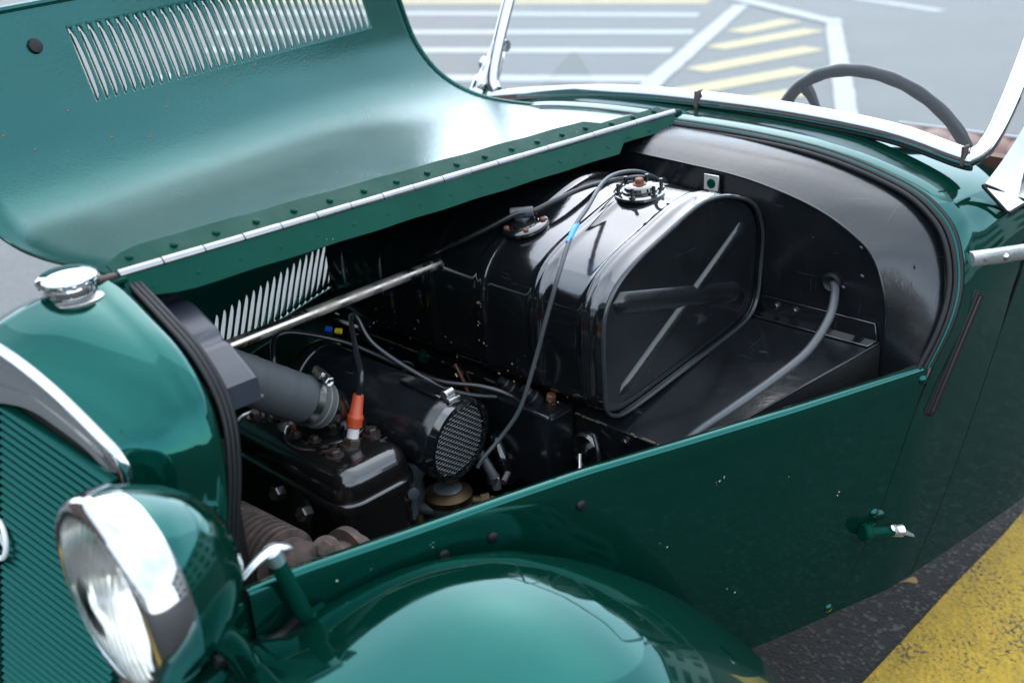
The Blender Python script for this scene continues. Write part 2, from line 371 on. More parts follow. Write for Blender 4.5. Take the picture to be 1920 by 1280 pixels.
def louvre_mesh(L, W_, h):
    """scoop: attached along local x = 0, open along x = W; local y runs along the slot; bulges to local -z"""
    vs = []; fs = []; nj = 12; ni = 5
    for j in range(nj+1):
        t = j/nj; e = min(1, math.sin(math.pi*t)**.55 if 0 < t < 1 else 0)
        wj = W_*(.35+.65*min(1, math.sin(math.pi*t)**.5 if 0 < t < 1 else 0))
        for i in range(ni+1):
            s = i/ni
            vs.append(V(s*wj-.0008, (t-.5)*L, -h*e*math.sin(s*math.pi/2)**.9))
    for j in range(nj):
        for i in range(ni):
            a = j*(ni+1)+i; fs.append((a, a+1, a+ni+2, a+ni+1))
    return vs, fs
LOUV = None
def bonnet_half(name, PF, PR, sgn, out_sign, v0, v1, x0, x1, N, mat, label):
    """curved bonnet half with N real slots between profile stations v0..v1 and x0..x1"""
    global LOUV
    def S(uu, vv):
        a, b_ = crs(PF, vv), crs(PR, vv); p = a.lerp(b_, uu); return V(p.x, sgn*p.y, p.z)
    def u_at(x, vv):
        a, b_ = crs(PF, vv), crs(PR, vv); return (x-a.x)/(b_.x-a.x)
    M_ = 8
    vmid = (v0+v1)/2
    us0, us1 = u_at(x0, vmid), u_at(x1, vmid); pw = (us1-us0)/N
    us = [us0*i/6 for i in range(6)]+[us0+pw*i for i in range(N+1)]+[us1+(1-us1)*i/6 for i in range(1, 7)]
    va = [v0*i/22 for i in range(22)]; vb = [v0+(v1-v0)*j/M_ for j in range(M_+1)]; vc = [v1+(1-v1)*i/5 for i in range(1, 6)]
    vl = va+vb+vc; j0, j1 = len(va), len(va)+M_; i0 = 6
    vs = [S(uu, vv) for uu in us for vv in vl]; nv = len(vl); fs = []
    idx = lambda i, j: i*nv+j
    root = None; holes = []
    for i in range(len(us)-1):
        slot = i0 <= i < i0+N
        for j in range(nv-1):
            if slot and j0 <= j < j1: continue
            fs.append((idx(i, j), idx(i+1, j), idx(i+1, j+1), idx(i, j+1)))
        if slot:
            ul = us[i]; L_ = []; R_ = []
            for q in range(M_+1):
                t = q/M_; vv = v0+(v1-v0)*(.04+.92*t)
                wd = .72*(max(0, math.sin(math.pi*min(1, max(0, t))))**.35 if 0 < q < M_ else .25)
                L_.append(len(vs)); vs.append(S(ul+pw*.16, vv)); R_.append(len(vs)); vs.append(S(ul+pw*(.16+wd), vv))
            for q in range(M_):
                fs.append((idx(i, j0+q), L_[q], L_[q+1], idx(i, j0+q+1)))
                fs.append((R_[q], idx(i+1, j0+q), idx(i+1, j0+q+1), R_[q+1]))
            fs.append((idx(i, j0), idx(i+1, j0), R_[0], L_[0])); fs.append((idx(i, j1), L_[-1], R_[-1], idx(i+1, j1)))
            holes.append((ul, pw))
    panel = mesh(name, vs, fs, mat, car, ang=60, label=label)
    sm = panel.modifiers.new('thickness', 'SOLIDIFY'); sm.thickness = .0016; sm.offset = 0
    # pressed louvre hoods, one object each
    for ul, pw_ in holes:
        p = S(ul+pw_*.16, vmid); px = S(ul+pw_*.82, vmid); pa, pb = S(ul+pw_*.16, v0), S(ul+pw_*.16, v1)
        L = (pb-pa).length*.92; W_ = (px-p).length
        ey = (pb-pa).normalized(); ex = (px-p); ex = (ex-ey*ex.dot(ey)).normalized(); ez = ex.cross(ey)
        if ez.y*out_sign > 0: ez = -ez          # hood bulges along local -z = outwards
        M = Matrix((ex, ey, ez)).transposed().to_4x4(); M.translation = p
        if LOUV is None:
            lv, lf = louvre_mesh(L, W_*1.05, .0085)
            o = mesh('louvre', lv, lf, mat, panel, ang=70); LOUV = o; o.matrix_local = M
            s = o.modifiers.new('thickness', 'SOLIDIFY'); s.thickness = .0012; s.offset = 0
        else:
            o = inst(LOUV, 'louvre', M, panel); s = o.modifiers.new('thickness', 'SOLIDIFY'); s.thickness = .0012; s.offset = 0
    return panel, S
V0F, V1F = .845, .955
flip, SF = bonnet_half('bonnet_half', FF, FR, 1, 1, V0F, V1F, .218, .870, 37, 'green_inner', 'left bonnet half folded over, showing its textured underside')
closed, SC = bonnet_half('bonnet_half', CF, CR, 1, 1, .775, .93, .16, .86, 37, 'green_inner', 'right bonnet half still closed, seen from inside')
# stiffening edge beads on the folded half
B().tube([SF(1.0, t/30) for t in range(31)], .0045, 8).build('edge_bead', 'green_inner', flip)
B().tube([SF(t/20, 1.0) for t in range(21)], .006, 8).build('edge_bead', 'green_inner', flip)
B().tube([SF(0.0, t/30) for t in range(31)], .0022, 8).build('edge_bead', 'green_paint', flip)
def on_surface(S, uu, vv, e=1e-3):
    p = S(uu, vv); a = (S(min(1, uu+e), vv)-S(uu-e, vv)); c_ = (S(uu, vv+e)-S(uu, vv-e)); nn = a.cross(c_).normalized()
    if nn.dot(Vector(cam.matrix_world.translation)-p) < 0: nn = -nn
    return p, nn
for uu, vv in ((.108, .917), (.200, .938)):
    p, nn = on_surface(SF, uu, vv)
    B().lathe(p, nn, [(0, .0105), (.003, .0115), (.0055, .0105), (.0065, .006)], 24).build('rubber_buffer', 'rubber', flip)
for uu, vv in ((.03, .735), (.10, .83), (.13, .775), (.21, .845), (.25, .74), (.37, .785), (.43, .855), (.5, .80), (.58, .835), (.62, .87), (.31, .70), (.69, .80), (.77, .86)):
    p, nn = on_surface(SF, uu, vv); dome('rivet', 'copper_rust', flip, p, nn, .0024, .0018, 10)

# ---- piano hinge on the centre line
hinge = empty('centre_hinge', (0, 0, 0), car)
A0, A1 = V(-.003, 0, 1.070), V(1.092, 0, 1.058)
ax = (A1-A0).normalized(); Lh = (A1-A0).length; nk = 19
for k in range(nk):
    a = A0+ax*(Lh*k/nk+.0005); e = A0+ax*(Lh*(k+1)/nk-.0005); rr = .0070 if k % 2 else .0067
    B().lathe(a, e-a, [(0, rr*.9), (.0006, rr), ((e-a).length-.0006, rr), ((e-a).length, rr*.9)], 20).build('hinge_knuckle', 'hinge_steel', hinge, ang=25)
def leaf_strip(sg, tilt, y0, y1, taper):
    rows = []
    nx_ = 40
    for i in range(nx_+1):
        x = -.003+1.083*i/nx_; zc = 1.070-.012*i/nx_
        e = 1.0
        if i < 3: e = (.55, .85, .97)[i]
        if i >= 34: e = .62
        rows.append([V(x, sg*(y0+(y1*e-y0)*t), zc-tilt*(y1*e)*t-.002+.0006*math.sin(i*1.3)*t) for t in (0, .5, 1)])
    o = B().grid(rows).build('hinge_leaf', 'green_hinge', hinge, solid=.0022)
    for i in range(18):
        x = .028+i*.0605
        y_ = y1*.58 if x < .93 else y1*.42
        zc = 1.070-.012*x/1.083-tilt*y_-.001
        t = B().lathe((x, sg*y_, zc), (0, sg*tilt*.9, 1), [(0, .0050), (.0008, .0050), (.0020, .0040), (.0024, .0020), (.0019, .0012)], 12); t.build('hinge_rivet', 'green_hinge', o, ang=40)
    return o
leaf_strip(-1, .85, .006, .034, 1)
leaf_strip(1, -.36, .006, .046, 1)
B().box((-.012, -.004, 1.066), (.03, .018, .006)).tube([(-.03, 0, 1.062), (-.002, 0, 1.066)], .005, 10).build('hinge_anchor', 'green_hinge', hinge, bevel=.002)
B().tube([(1.088, 0, 1.058), (1.105, -.004, 1.056)], .007, 12).box((1.108, -.004, 1.050), (.022, .02, .012)).build('hinge_anchor', 'green_hinge', hinge, bevel=.002)

# ---- body sides
YT = [(-.05, .262), (.015, .274), (.154, .316), (.267, .347), (.392, .384), (.534, .437), (.713, .501), (.947, .577), (1.143, .606), (1.4, .640), (1.9, .67)]
def side_y(x, z):
    y = interp(YT, x)
    if z < .765: y -= .020*((.765-z)/.405)**3
    return y
def gap_x(z): return interp([(.355, .820), (.45, .856), (.555, .890), (.66, .919), (.765, .952)], z)
def side_panel(sg, name, inset, label):
    rows = []; zs = [.765-.41*(k/18) for k in range(19)]
    for i in range(41):
        t = i/40; rw = []
        xt = -.046+(gap_x(.765)+.046)*t; yt = interp(YT, xt)-inset
        rw += [V(xt, sg*(yt-.022), .757), V(xt, sg*(yt-.016), .7655), V(xt, sg*(yt-.006), .7685), V(xt, sg*(yt-.0012), .7665)]
        for z in zs[:]:
            x = -.046+(gap_x(z)+.046)*t; rw.append(V(x, sg*(side_y(x, z)-inset), z-.002))
        rows.append(rw)
    o = B().grid(rows).build(name, 'green_paint', car, ang=50, solid=.0025, label=label, rim='black_dull')  # panel edges coloured black to put shade into the gaps
    return o
pan = side_panel(-1, 'bonnet_side_panel', 0, 'near lower bonnet side panel with rolled top edge')
side_panel(1, 'bonnet_side_panel', .012, 'far lower bonnet side panel seen inside the engine bay')
def side_pt(x, z): return V(x, -side_y(x, z), z)
def side_n(x, z):
    e = .004; a = side_pt(x+e, z)-side_pt(x-e, z); b_ = side_pt(x, z+e)-side_pt(x, z-e); nn = a.cross(b_).normalized()
    return nn if nn.y < 0 else -nn
for x, z in ((.186, .722), (.252, .722), (.378, .722)):
    p = side_pt(x, z); q = side_n(x, z)
    B().lathe(p, q, [(0, .0075), (.002, .0078), (.0042, .0066), (.0052, .003)], 20).build('rubber_buffer', 'rubber', pan, ang=50)
for x, z in ((.941, .748), (.874, .535), (.815, .372)):
    p = side_pt(x, z); dome('panel_bolt', 'green_paint', pan, p, side_n(x, z), .0085, .006)
rc = random.Random(11)
for x, z, n_, sp in ((.585, .690, 7, .007), (.172, .742, 3, .004), (.055, .735, 2, .008), (.095, .738, 1, .001), (.035, .71, 4, .010), (.80, .60, 2, .012), (.70, .66, 1, .001), (.50, .61, 2, .02), (.62, .50, 2, .015)):
    for _ in range(n_):
        xx, zz = x+rc.uniform(-sp, sp), z+rc.uniform(-sp, sp); p = side_pt(xx, zz); q = side_n(xx, zz); a_ = q.orthogonal().normalized(); b2 = q.cross(a_); r_ = rc.uniform(.0006, .0018); k0 = rc.random()*6
        B().add([p+q*.0016+(a_*math.cos(k0+t)*r_*rc.uniform(.5, 1.3)+b2*math.sin(k0+t)*r_*rc.uniform(.3, 1)) for t in (0, 1, 2.1, 3.2, 4.2, 5.2)], [tuple(range(6))]).build('paint_chip', 'paint_flake', pan, smooth=False)
# front of the panel: joint strip towards the radiator shell
B().box((-.07, -.252, .728), (.07, .006, .05)).build('panel_tongue', 'green_paint', pan, bevel=.002)

# inner dark trunk of the engine bay (chassis floor)
B().grid([[V(x, y, .36) for y in (-.42, 0, .42)] for x in (-.1, .3, .6)]).build('undertray', 'black_dull', car, smooth=False)

# ---- cowl / scuttle with body side
OE = [(1.080, 0, 1.051), (1.078, .18, 1.049), (1.072, .335, 1.037), (1.064, .470, 1.006), (1.052, .535, .974), (1.040, .568, .936), (1.020, .588, .880), (.990, .592, .825), (.957, .582, .765)]
EE = [(1.235, 0, 1.052), (1.235, .19, 1.049), (1.235, .35, 1.038), (1.235, .495, 1.008), (1.24, .566, .978), (1.212, .598, .938), (1.195, .608, .880), (1.165, .607, .825), (1.143, .606, .765)]
OEs = cr(OE, 5); EEs = cr(EE, 5)
lows = [.70, .63, .56, .50, .445, .40, .37, .355]
def door_x(z): return interp([(.355, 1.000), (.445, 1.030), (.765, 1.143), (.86, 1.185), (.94, 1.21)], z)
def half_cowl(sg, label):
    rows = []
    for a, e in zip(OEs, EEs):
        rw = []
        for k in range(13):
            t = k/12; p = a.lerp(e, t); bulge = .006*math.sin(math.pi*t)
            if k == 0: p = p+V(0, 0, 0)
            lip = .010*max(0, 1-abs(t-.10)/.10)
            p = V(p.x, p.y+bulge*.5, p.z+bulge*.4+lip*.35*(1 if a.z > .9 else .3)); rw.append(V(p.x, sg*p.y, p.z))
        rows.append(rw)
    for z in lows:
        rw = []; xa = gap_x(z)+.0022; xe = door_x(z)
        for k in range(13):
            x = xa+(xe-xa)*k/12; rw.append(V(x, sg*side_y(x, z), z))
        rows.append(rw)
    return B().grid(rows).build('scuttle', 'green_paint', car, ang=50, solid=.0025, label=label, rim='black_dull')
scut = half_cowl(-1, 'near half of the green scuttle between bonnet and windscreen'); half_cowl(1, 'far half of the green scuttle below the windscreen')
# door
rows = []
for z in [.935, .93, .90, .85, .80, .765]+lows:
    rw = []; xa = door_x(z)+.0022
    for k in range(9):
        x = xa+(2.3-xa)*k/8; y = side_y(x, min(z, .765)) if z <= .765 else side_y(x, .765)+(.0-.012*max(0, (z-.86)/.08)**2)
        rw.append(V(x, -y, z))
    rows.append(rw)
door = B().grid(rows).build('door', 'green_paint', car, ang=50, solid=.003, rim='black_dull', label='green left door behind the scuttle')
rows = [[V(v.x, -v.y, min(v.z, .74)) for v in rw] for rw in rows[5:]]
B().grid(rows).build('door', 'green_paint', car, ang=50, solid=.003, label='green right door on the far side')
for gx_, nm_ in ((gap_x, 'gap_shade_strip'), (door_x, 'gap_shade_strip')):
    B().tube([V(gx_(z)+.0011, -side_y(gx_(z), z)+.0066, z) for z in [.76-.0200*k for k in range(21)]], .0040, 8).build(nm_, 'rubber', car)  # dark strips added behind the panel gaps, standing in for their shade
# rubber beading with three ribs round the scuttle opening and the radiator shell
def beading(path, offs, rr, name, mat, parent):
    t = B()
    for dx, dr in offs:
        pp = []
        for p in path:
            q = V(0, 0, .80); rd = (V(0, p.y, p.z)-V(0, q.y, q.z)); rd.normalize()
            pp.append(p+V(dx, 0, 0)+rd*dr)
        t.tube(pp, rr, 8)
    return t.build(name, mat, parent, ang=70)
ring = [V(p.x, -p.y, p.z) for p in reversed(OEs)]+[V(p.x, p.y, p.z) for p in OEs[1:]]
sl_ = beading(ring, ((-.004, -.003), (-.0125, -.008), (-.021, -.013)), .0046, 'rubber_beading', 'rubber', car)
beading(ring, ((-.0082, -.0042),), .0030, 'bead_piping', 'green_paint', sl_)
cf = cr(CF, 6); shell_ring = [V(p.x, -p.y, p.z) for p in reversed(cf)]+[V(p.x, p.y, p.z) for p in cf[1:]]
s2 = beading(shell_ring, ((.000, .001), (.006, .001), (.012, .0005)), .0037, 'rubber_beading', 'rubber', car)

# chrome strip, trafficator slot on the scuttle side
def side_hi(x, z):
    """point on the near scuttle or door side above the waist"""
    best = None
    for a, e in zip(OEs, EEs):
        for k in range(25):
            p = a.lerp(e, k/24)
            dd = (p.x-x)**2+(p.z-z)**2
            if best is None or dd < best[0]: best = (dd, p)
    if z < .765 or x > door_x(z): return V(x, -side_y(x, min(z, .765)), z)
    return V(x, -best[1].y-.003, z)
pts = []
for i in range(15):
    x = 1.045+.75*i/14; pts.append((side_hi(x, .910-.15*(x-1.045)), V(0, 0, 1)))
t = B(); rows = []
for p, up_ in pts:
    rows.append([p+V(0, .002, -.014), p+V(0, -.004, -.012), p+V(0, -.0075, -.004), p+V(0, -.0075, .004), p+V(0, -.004, .012), p+V(0, .002, .014)])
t.grid(rows)
nr = len(rows); 
t.add(rows[0], [tuple(range(6))])
strip_o = t.build('trim_strip', 'aluminium', car, ang=50)
for i in range(6):
    x = 1.125+i*.06; p = side_hi(x, .910-.15*(x-1.045)); 
    B().lathe(p+V(0, -.007, 0), (0, -1, 0), [(0, .006), (.003, .006), (.0045, .004), (.006, .0035), (.0065, .001)], 14).build('snap_stud', 'chrome_worn', strip_o, ang=45)
p = side_hi(1.070, .906); B().lathe(p+V(0, -.0072, 0), (0, -1, 0), [(0, .0026), (.0008, .002)], 10).build('screw', 'copper_rust', strip_o)
slot = empty('trafficator_slot', (0, 0, 0), car)
a, e = V(1.052, 0, .862), V(.962, 0, .680)
def slot_box(w_, dep, name, mat, off, shrink=0):
    dr = (e-a).normalized(); nn_ = V(-dr.z, 0, dr.x)
    c4 = [a+nn_*w_/2+dr*shrink, a-nn_*w_/2+dr*shrink, e-nn_*w_/2-dr*shrink, e+nn_*w_/2-dr*shrink]; vs = []
    for q in c4:
        y = side_hi(q.x, q.z).y; vs.append(V(q.x, y-off, q.z))
    return B().prism(vs, (0, dep, 0)).build(name, mat, slot, bevel=.0012)
slot_box(.024, .010, 'slot_frame', 'rubber', .0030); slot_box(.0195, .010, 'slot_shade', 'rubber', .0070, .003)  # the raised black block stands in for the shade inside the slot
slot_box(.0055, .010, 'signal_arm', 'bolt_rust', .0078, .007)

# ---- radiator shell
FO = [(-.166, 0, 1.046), (-.154, .047, 1.034), (-.136, .096, 1.001), (-.119, .146, .958), (-.112, .166, .935), (-.111, .174, .900), (-.135, .182, .790), (-.170, .186, .640), (-.21, .188, .46)]
FI = [(-.172, 0, .972), (-.154, .050, .972), (-.139, .090, .953), (-.127, .126, .931), (-.121, .144, .907), (-.120, .152, .885), (-.142, .160, .785), (-.176, .164, .640), (-.215, .166, .46)]
RS = [(-.004, 0, 1.063), (-.004, .060, 1.038), (-.004, .128, 1.006), (-.006, .172, .964), (-.010, .191, .920), (-.016, .199, .860), (-.032, .205, .790), (-.062, .208, .640), (-.10, .21, .46)]
FOs, FIs, RSs = cr(FO, 6), cr(FI, 6), cr(RS, 6)
rows = []
for k in range(11):
    t = k/10; rw = []
    for a, e in zip(RSs, FOs):
        p = a.lerp(e, t)
        c_ = V(-.06, 0, .78); od = V(0, p.y, p.z-.80).normalized()
        bl = .016*math.sin(math.pi*min(1, t*1.0))**.8*(1 if k < 10 else 0)+(.006 if .0 < t < .12 else 0)
        p = p+od*bl*(.6+.4*abs(od.z)); rw.append(p)
    rows.append([V(p.x, -p.y, p.z) for p in reversed(rw)]+rw[1:])
shell = B().grid(rows).build('radiator_shell', 'green_paint', car, ang=60, solid=.002)
rows = []
for k, (t, h) in enumerate([(-.06, .0), (-.03, .006), (.02, .0095), (.10, .010), (.17, .007), (.24, .001), (.45, -.002), (.7, .001), (.9, .005), (1.0, .003), (1.03, -.008)]):
    rw = []
    for a, e in zip(FOs, FIs):
        p = a.lerp(e, t); rw.append(p+V(-h, 0, 0))
    rows.append([V(p.x, -p.y, p.z) for p in reversed(rw)]+rw[1:])
gf = B().grid(rows).build('grille_surround', 'chrome', car, ang=60)
# grille: slats angled down and back from the centre rib
grille = empty('radiator_grille', (0, 0, 0), car)
def gx(y, z): return -.166-.225*(.975-z)+.33*abs(y)
def gw(z):
    best = None
    for a, e in zip(FIs, FIs[1:]):
        if (a.z-z)*(e.z-z) <= 0 and a.z != e.z: return a.y+(e.y-a.y)*(a.z-z)/(a.z-e.z)
    return .166 if z < .9 else .0
B().grid([[V(gx(y, z)+.012, y, z) for y in (-.16, 0, .16)] for z in (.96, .7, .44)]).build('grille_backing', 'black_dull', grille, smooth=False)
z = .962
while z > .47:
    for sg in (-1, 1):
        w_ = .02
        while w_ < .166 and w_ < gw(z-.36*w_)+.012: w_ += .004
        if w_ > .012:
            vs = []
            for y in (.004, w_):
                zz = z-.36*(y-.004); x = gx(y, zz)+(-.0005)
                vs += [V(x+.010, sg*y, zz+.0034), V(x-.0005, sg*y, zz+.0026), V(x-.0035, sg*y, zz), V(x-.0005, sg*y, zz-.0026), V(x+.010, sg*y, zz-.0034)]
            B().add(vs, [(0, 1, 6, 5), (1, 2, 7, 6), (2, 3, 8, 7), (3, 4, 9, 8), (0, 4, 3, 2, 1), (5, 6, 7, 8, 9)]).build('slat', 'green_grille', grille, ang=60)
    z -= .0094
rb = B().tube([(gx(0, .97)-.003, 0, .97), (gx(0, .46)-.003, 0, .46)], .0035, 10).build('centre_rib', 'green_paint', grille)
z = .962
t = B()
while z > .47:
    t.lathe((gx(0, z)-.005, 0, z), (-1, 0, 0), [(-.002, .0026), (.001, .0022), (.0022, .0008)], 8); z -= .0094
t.build('bead_row', 'green_hinge', rb)
# round badge on the grille
bx_, bz_ = gx(0, .812)-.004, .808
badge = empty('badge', (0, 0, 0), grille)
t = B(); ringp = []
for k in range(48):
    q = 2*math.pi*k/48; ringp.append(V(bx_-.22*.023*math.sin(q)*-1, .023*math.cos(q), bz_+.023*math.sin(q)))
t.tube(ringp+[ringp[0], ringp[1]], .0032, 10, cap=False).build('badge_ring', 'lettering', badge)
B().prism([(bx_, -.009, bz_+.010), (bx_, -.004, bz_+.004), (bx_, .004, bz_+.010), (bx_, .010, bz_-.001), (bx_, .004, bz_-.011), (bx_, -.003, bz_-.005), (bx_, -.010, bz_-.010), (bx_, -.0105, bz_)], (.004, 0, 0)).build('badge_letter', 'lettering', badge, bevel=.0008)

# radiator cap
capo = B().lathe((-.062, 0, 1.068), (-.02, 0, 1), [(0, .028), (.006, .028), (.010, .027), (.0115, .030), (.014, .0335), (.017, .0348), (.020, .0335), (.0235, .027), (.0265, .017), (.0278, .008), (.028, .001)], 48)
for i, v in enumerate(capo.v):
    pass
capo = capo.build('radiator_cap', 'chrome', car, ang=50)
B().lathe((-.062, 0, 1.0505), (0, 0, 1), [(0, .038), (.012, .038), (.015, .033), (.0155, .026), (.018, .025)], 40).build('cap_base', 'zinc', capo, ang=40)
for k in range(14):
    q = 2*math.pi*k/14; c_ = V(-.062+.0335*math.cos(q), .0335*math.sin(q), 1.0845); dome('cap_lobe', 'chrome', capo, c_-V(0, 0, .002), (math.cos(q), math.sin(q), .1), .0036, .0018, 10)
B().box((-.018, -.002, 1.070), (.026, .012, .010)).build('cap_spring', 'bolt_rust', capo, bevel=.003)

# ---- headlamps
def headlamp(sg, label):
    c_ = V(-.206, sg*.304, .873); axd = V(-1, sg*-.03, -.02).normalized()
    h = empty('headlamp', (0, 0, 0), car); h['label'] = label
    L = lambda pr, nm, mt_, **k: B().lathe(c_, axd, pr, 64, cap=k.pop('cap', False)).build(nm, mt_, h, **k)
    L([(-.122, .001), (-.120, .022), (-.113, .044), (-.097, .066), (-.074, .083), (-.052, .0935), (-.035, .0995), (-.028, .1005)], 'lamp_bowl', 'green_paint', ang=60)
    L([(-.034, .1010), (-.030, .1035), (-.010, .1045), (.004, .103), (.010, .0985), (.012, .095), (.010, .092), (.004, .091)], 'lamp_rim', 'chrome', ang=60)
    L([(-.09, .001), (-.085, .03), (-.065, .06), (-.03, .085), (.002, .093)], 'reflector', 'reflector', ang=80)
    o = L([(.006, .0925), (.012, .085), (.018, .065), (.022, .035), (.0235, .001)], 'lens', 'lens_glass', ang=80); s = o.modifiers.new('thickness', 'SOLIDIFY'); s.thickness = .003
    B().lathe(c_-axd*.06, axd, [(0, .008), (.02, .008), (.03, .011), (.04, .009), (.045, .001)], 16).build('bulb', 'porcelain', h)
    B().tube(cr([c_-axd*.08+V(0, 0, -.08), c_-axd*.11+V(0, 0, -.13), (-.05, sg*.27, .62), (-.02, sg*.2, .58)], 6), [.016]*19, 12).build('lamp_bracket', 'green_paint', h)
    return h
headlamp(-1, 'near chrome-rimmed headlamp in a green bowl'); headlamp(1, 'far headlamp on the other side of the grille')

# ---- front wings with wheels
def wing(sg, label):
    w = empty('front_wing', (0, 0, 0), car); w['label'] = label
    crest = [(-.60, .20), (-.57, .34), (-.48, .48), (-.35, .585), (-.20, .662), (-.06, .724), (.08, .758), (.18, .756), (.27, .724), (.37, .656), (.465, .562), (.55, .445), (.615, .33), (.655, .22), (.675, .12)]
    cs = cr([(x, 0, z) for x, z in crest], 6); rows = []
    for i, p in enumerate(cs):
        t = i/(len(cs)-1); wd = 1.0
        tn = (cs[min(i+1, len(cs)-1)]-cs[max(i-1, 0)]).normalized(); nr = V(-tn.z, 0, tn.x)
        if nr.z < -.2 or (p.x < 0 and nr.x > .5): nr = -nr
        if nr.dot(p-V(0, 0, .35)) < 0: nr = -nr
        rw = []
        yi = max(.21, side_y(p.x, .6)-.012) if p.x > -.05 else .21
        for (fy, dn) in [(0, .055), (.06, .030), (.14, .012), (.24, .002), (.34, 0), (.45, .004), (.57, .016), (.69, .038), (.80, .072), (.89, .118), (.96, .175), (1.0, .24), (.995, .285)]:
            y = yi+(.775-.02*t-yi)*fy; rw.append(V(p.x, sg*y, p.z)-nr*dn*.95)
        rows.append(rw)
    B().grid(rows).build('wing_panel', 'green_paint', w, ang=70, solid=.003)
    wh = empty('wheel', (0, 0, 0), w) if False else None
    B().lathe((0, sg*.50, .335), (0, sg, 0), [(-.02, .20), (-.055, .235), (-.06, .28), (-.045, .325), (0, .335), (.045, .325), (.06, .28), (.055, .235), (.02, .20)], 48, cap=False).build('tyre', 'tyre', w, ang=50)
    B().lathe((0, sg*.50, .335), (0, sg, 0), [(-.02, .205), (.0, .19), (.02, .14), (.045, .07), (.05, .001)], 40).build('wheel_disc', 'green_paint', w, ang=50)
    return w
wing(-1, 'near front wing with sky reflected in its crown')
# black hose tucked between wing and lamp
B().tube(cr([(-.10, -.262, .705), (-.06, -.270, .700), (-.02, -.280, .705), (.0, -.292, .725)], 6), .0075, 10).build('rubber_hose', 'rubber', car)

# ---- bonnet catches (stem + curved handle)
def catch(base, tip, hd, name_label, sz=1.0, bd=1.0):
    k = empty('bonnet_catch', (0, 0, 0), car); k['label'] = name_label
    base, tip = V(*base), V(*tip); dr = (tip-base).normalized()
    B().tube([base, base.lerp(tip, .1), base.lerp(tip, .9), tip], [.0085*sz, .0105*sz, .0095*sz, .008*sz], 14).build('stem', 'green_hinge', k)
    hd = V(*hd).normalized(); sd = dr.cross(hd).normalized()
    sec = []; path = []
    for t in [i/14 for i in range(15)]:
        a_ = (-.022+.066*t)
        bend = -.018*bd*max(0, (t-.35)/.65)**1.6-.006*max(0, (.18-t)/.18)
        path.append(tip+hd*a_+dr*(bend+.004)); sec.append(.0085*(1-.55*max(0, (t-.3)/.7)) if t > .1 else .006+.003*t/.1)
    t_ = B(); rows = []
    for i, p in enumerate(path):
        rr = sec[i]*sz; rows.append([p+sd*rr*1.0*math.cos(q)+dr*rr*.62*math.sin(q) for q in [2*math.pi*j/12 for j in range(12)]])
    t_.grid(rows, closed=True).add(rows[0], [tuple(range(12))]).add(rows[-1], [tuple(range(12))])
    t_.build('handle', 'aluminium', k, ang=50)
    B().tube([tip-dr*.014, tip+dr*.004], [.0105*sz, .012*sz], 14).build('ferrule', 'aluminium', k)
    B().lathe(base-dr*.004, dr, [(-.006, .012), (.0, .015), (.006, .013), (.008, .010)], 16).box(base+V(.012, .006, -.004), (.035, .012, .014)).build('catch_base', 'green_hinge', k, bevel=.002)
    return k
catch((.004, -.292, .716), (-.026, -.292, .822), (-1, .0, .05), 'front bonnet catch standing up beside the radiator shell')
catch((.848, -.555, .514), (.902, -.582, .502), (.80, -.05, -.60), 'rear bonnet catch low on the side panel', .85, -.2)

# ================================================================== bulkhead
bulk = empty('bulkhead', (0, 0, 0), car)
IA = [(.95, 0, 1.018), (.95, .122, 1.014), (.95, .249, 1.006), (.95, .366, .982), (.95, .440, .949), (.95, .479, .914), (.95, .503, .845), (.95, .505, .790), (.95, .505, .72)]
OA = [(1.062, 0, 1.042), (1.060, .176, 1.039), (1.058, .33, 1.026), (1.054, .452, .998), (1.046, .513, .968), (1.034, .548, .930), (1.012, .570, .874), (.982, .573, .815), (.955, .566, .72)]
ia, oa = cr(IA, 5), cr(OA, 5)
rows = []
for k in range(7):
    t = k/6; rw = []
    for a, e in zip(ia, oa):
        p = a.lerp(e, t); od = V(0, p.y, p.z-.75).normalized(); p = p+od*.008*math.sin(math.pi*t); rw.append(p)
    rows.append([V(p.x, -p.y, p.z) for p in reversed(rw)]+rw[1:])
B().grid(rows).build('scuttle_lining', 'black_satin', bulk, ang=60, solid=.002)
poly = [V(.951, -p.y, p.z) for p in reversed(ia)]+[V(.951, p.y, p.z) for p in ia[1:]]
wall = B().prism(poly, (.004, 0, 0)).build('back_wall', 'black_satin', bulk, smooth=False)
# edge lip
B().tube([V(.949, -p.y, p.z) for p in reversed(ia)]+[V(.949, p.y, p.z) for p in ia[1:]], .0018, 6).build('wall_lip', 'black_satin', wall)
# sloping shelf, near edge runs inwards to the front
def shelf_z(x): return .721+(x-.57)*.172
sh = [V(.57, -.404, shelf_z(.57)), V(.95, -.500, shelf_z(.95)), V(.95, .500, shelf_z(.95)), V(.57, .404, shelf_z(.57))]
shelf = B().prism(sh, (0, 0, -.004)).build('shelf', 'black_satin', bulk, smooth=False, bevel=.002)
B().prism([V(.57, -.404, .718), V(.95, -.500, .783), V(.95, -.505, .62), V(.57, -.409, .55)], (0, .003, 0)).build('shelf_side', 'black_dull', bulk, smooth=False)
B().prism([(.5725, -.404, .717), (.5725, .404, .717), (.5725, .404, .34), (.5725, -.404, .34)], (.004, 0, 0)).build('front_wall', 'black_gloss', bulk, smooth=False)
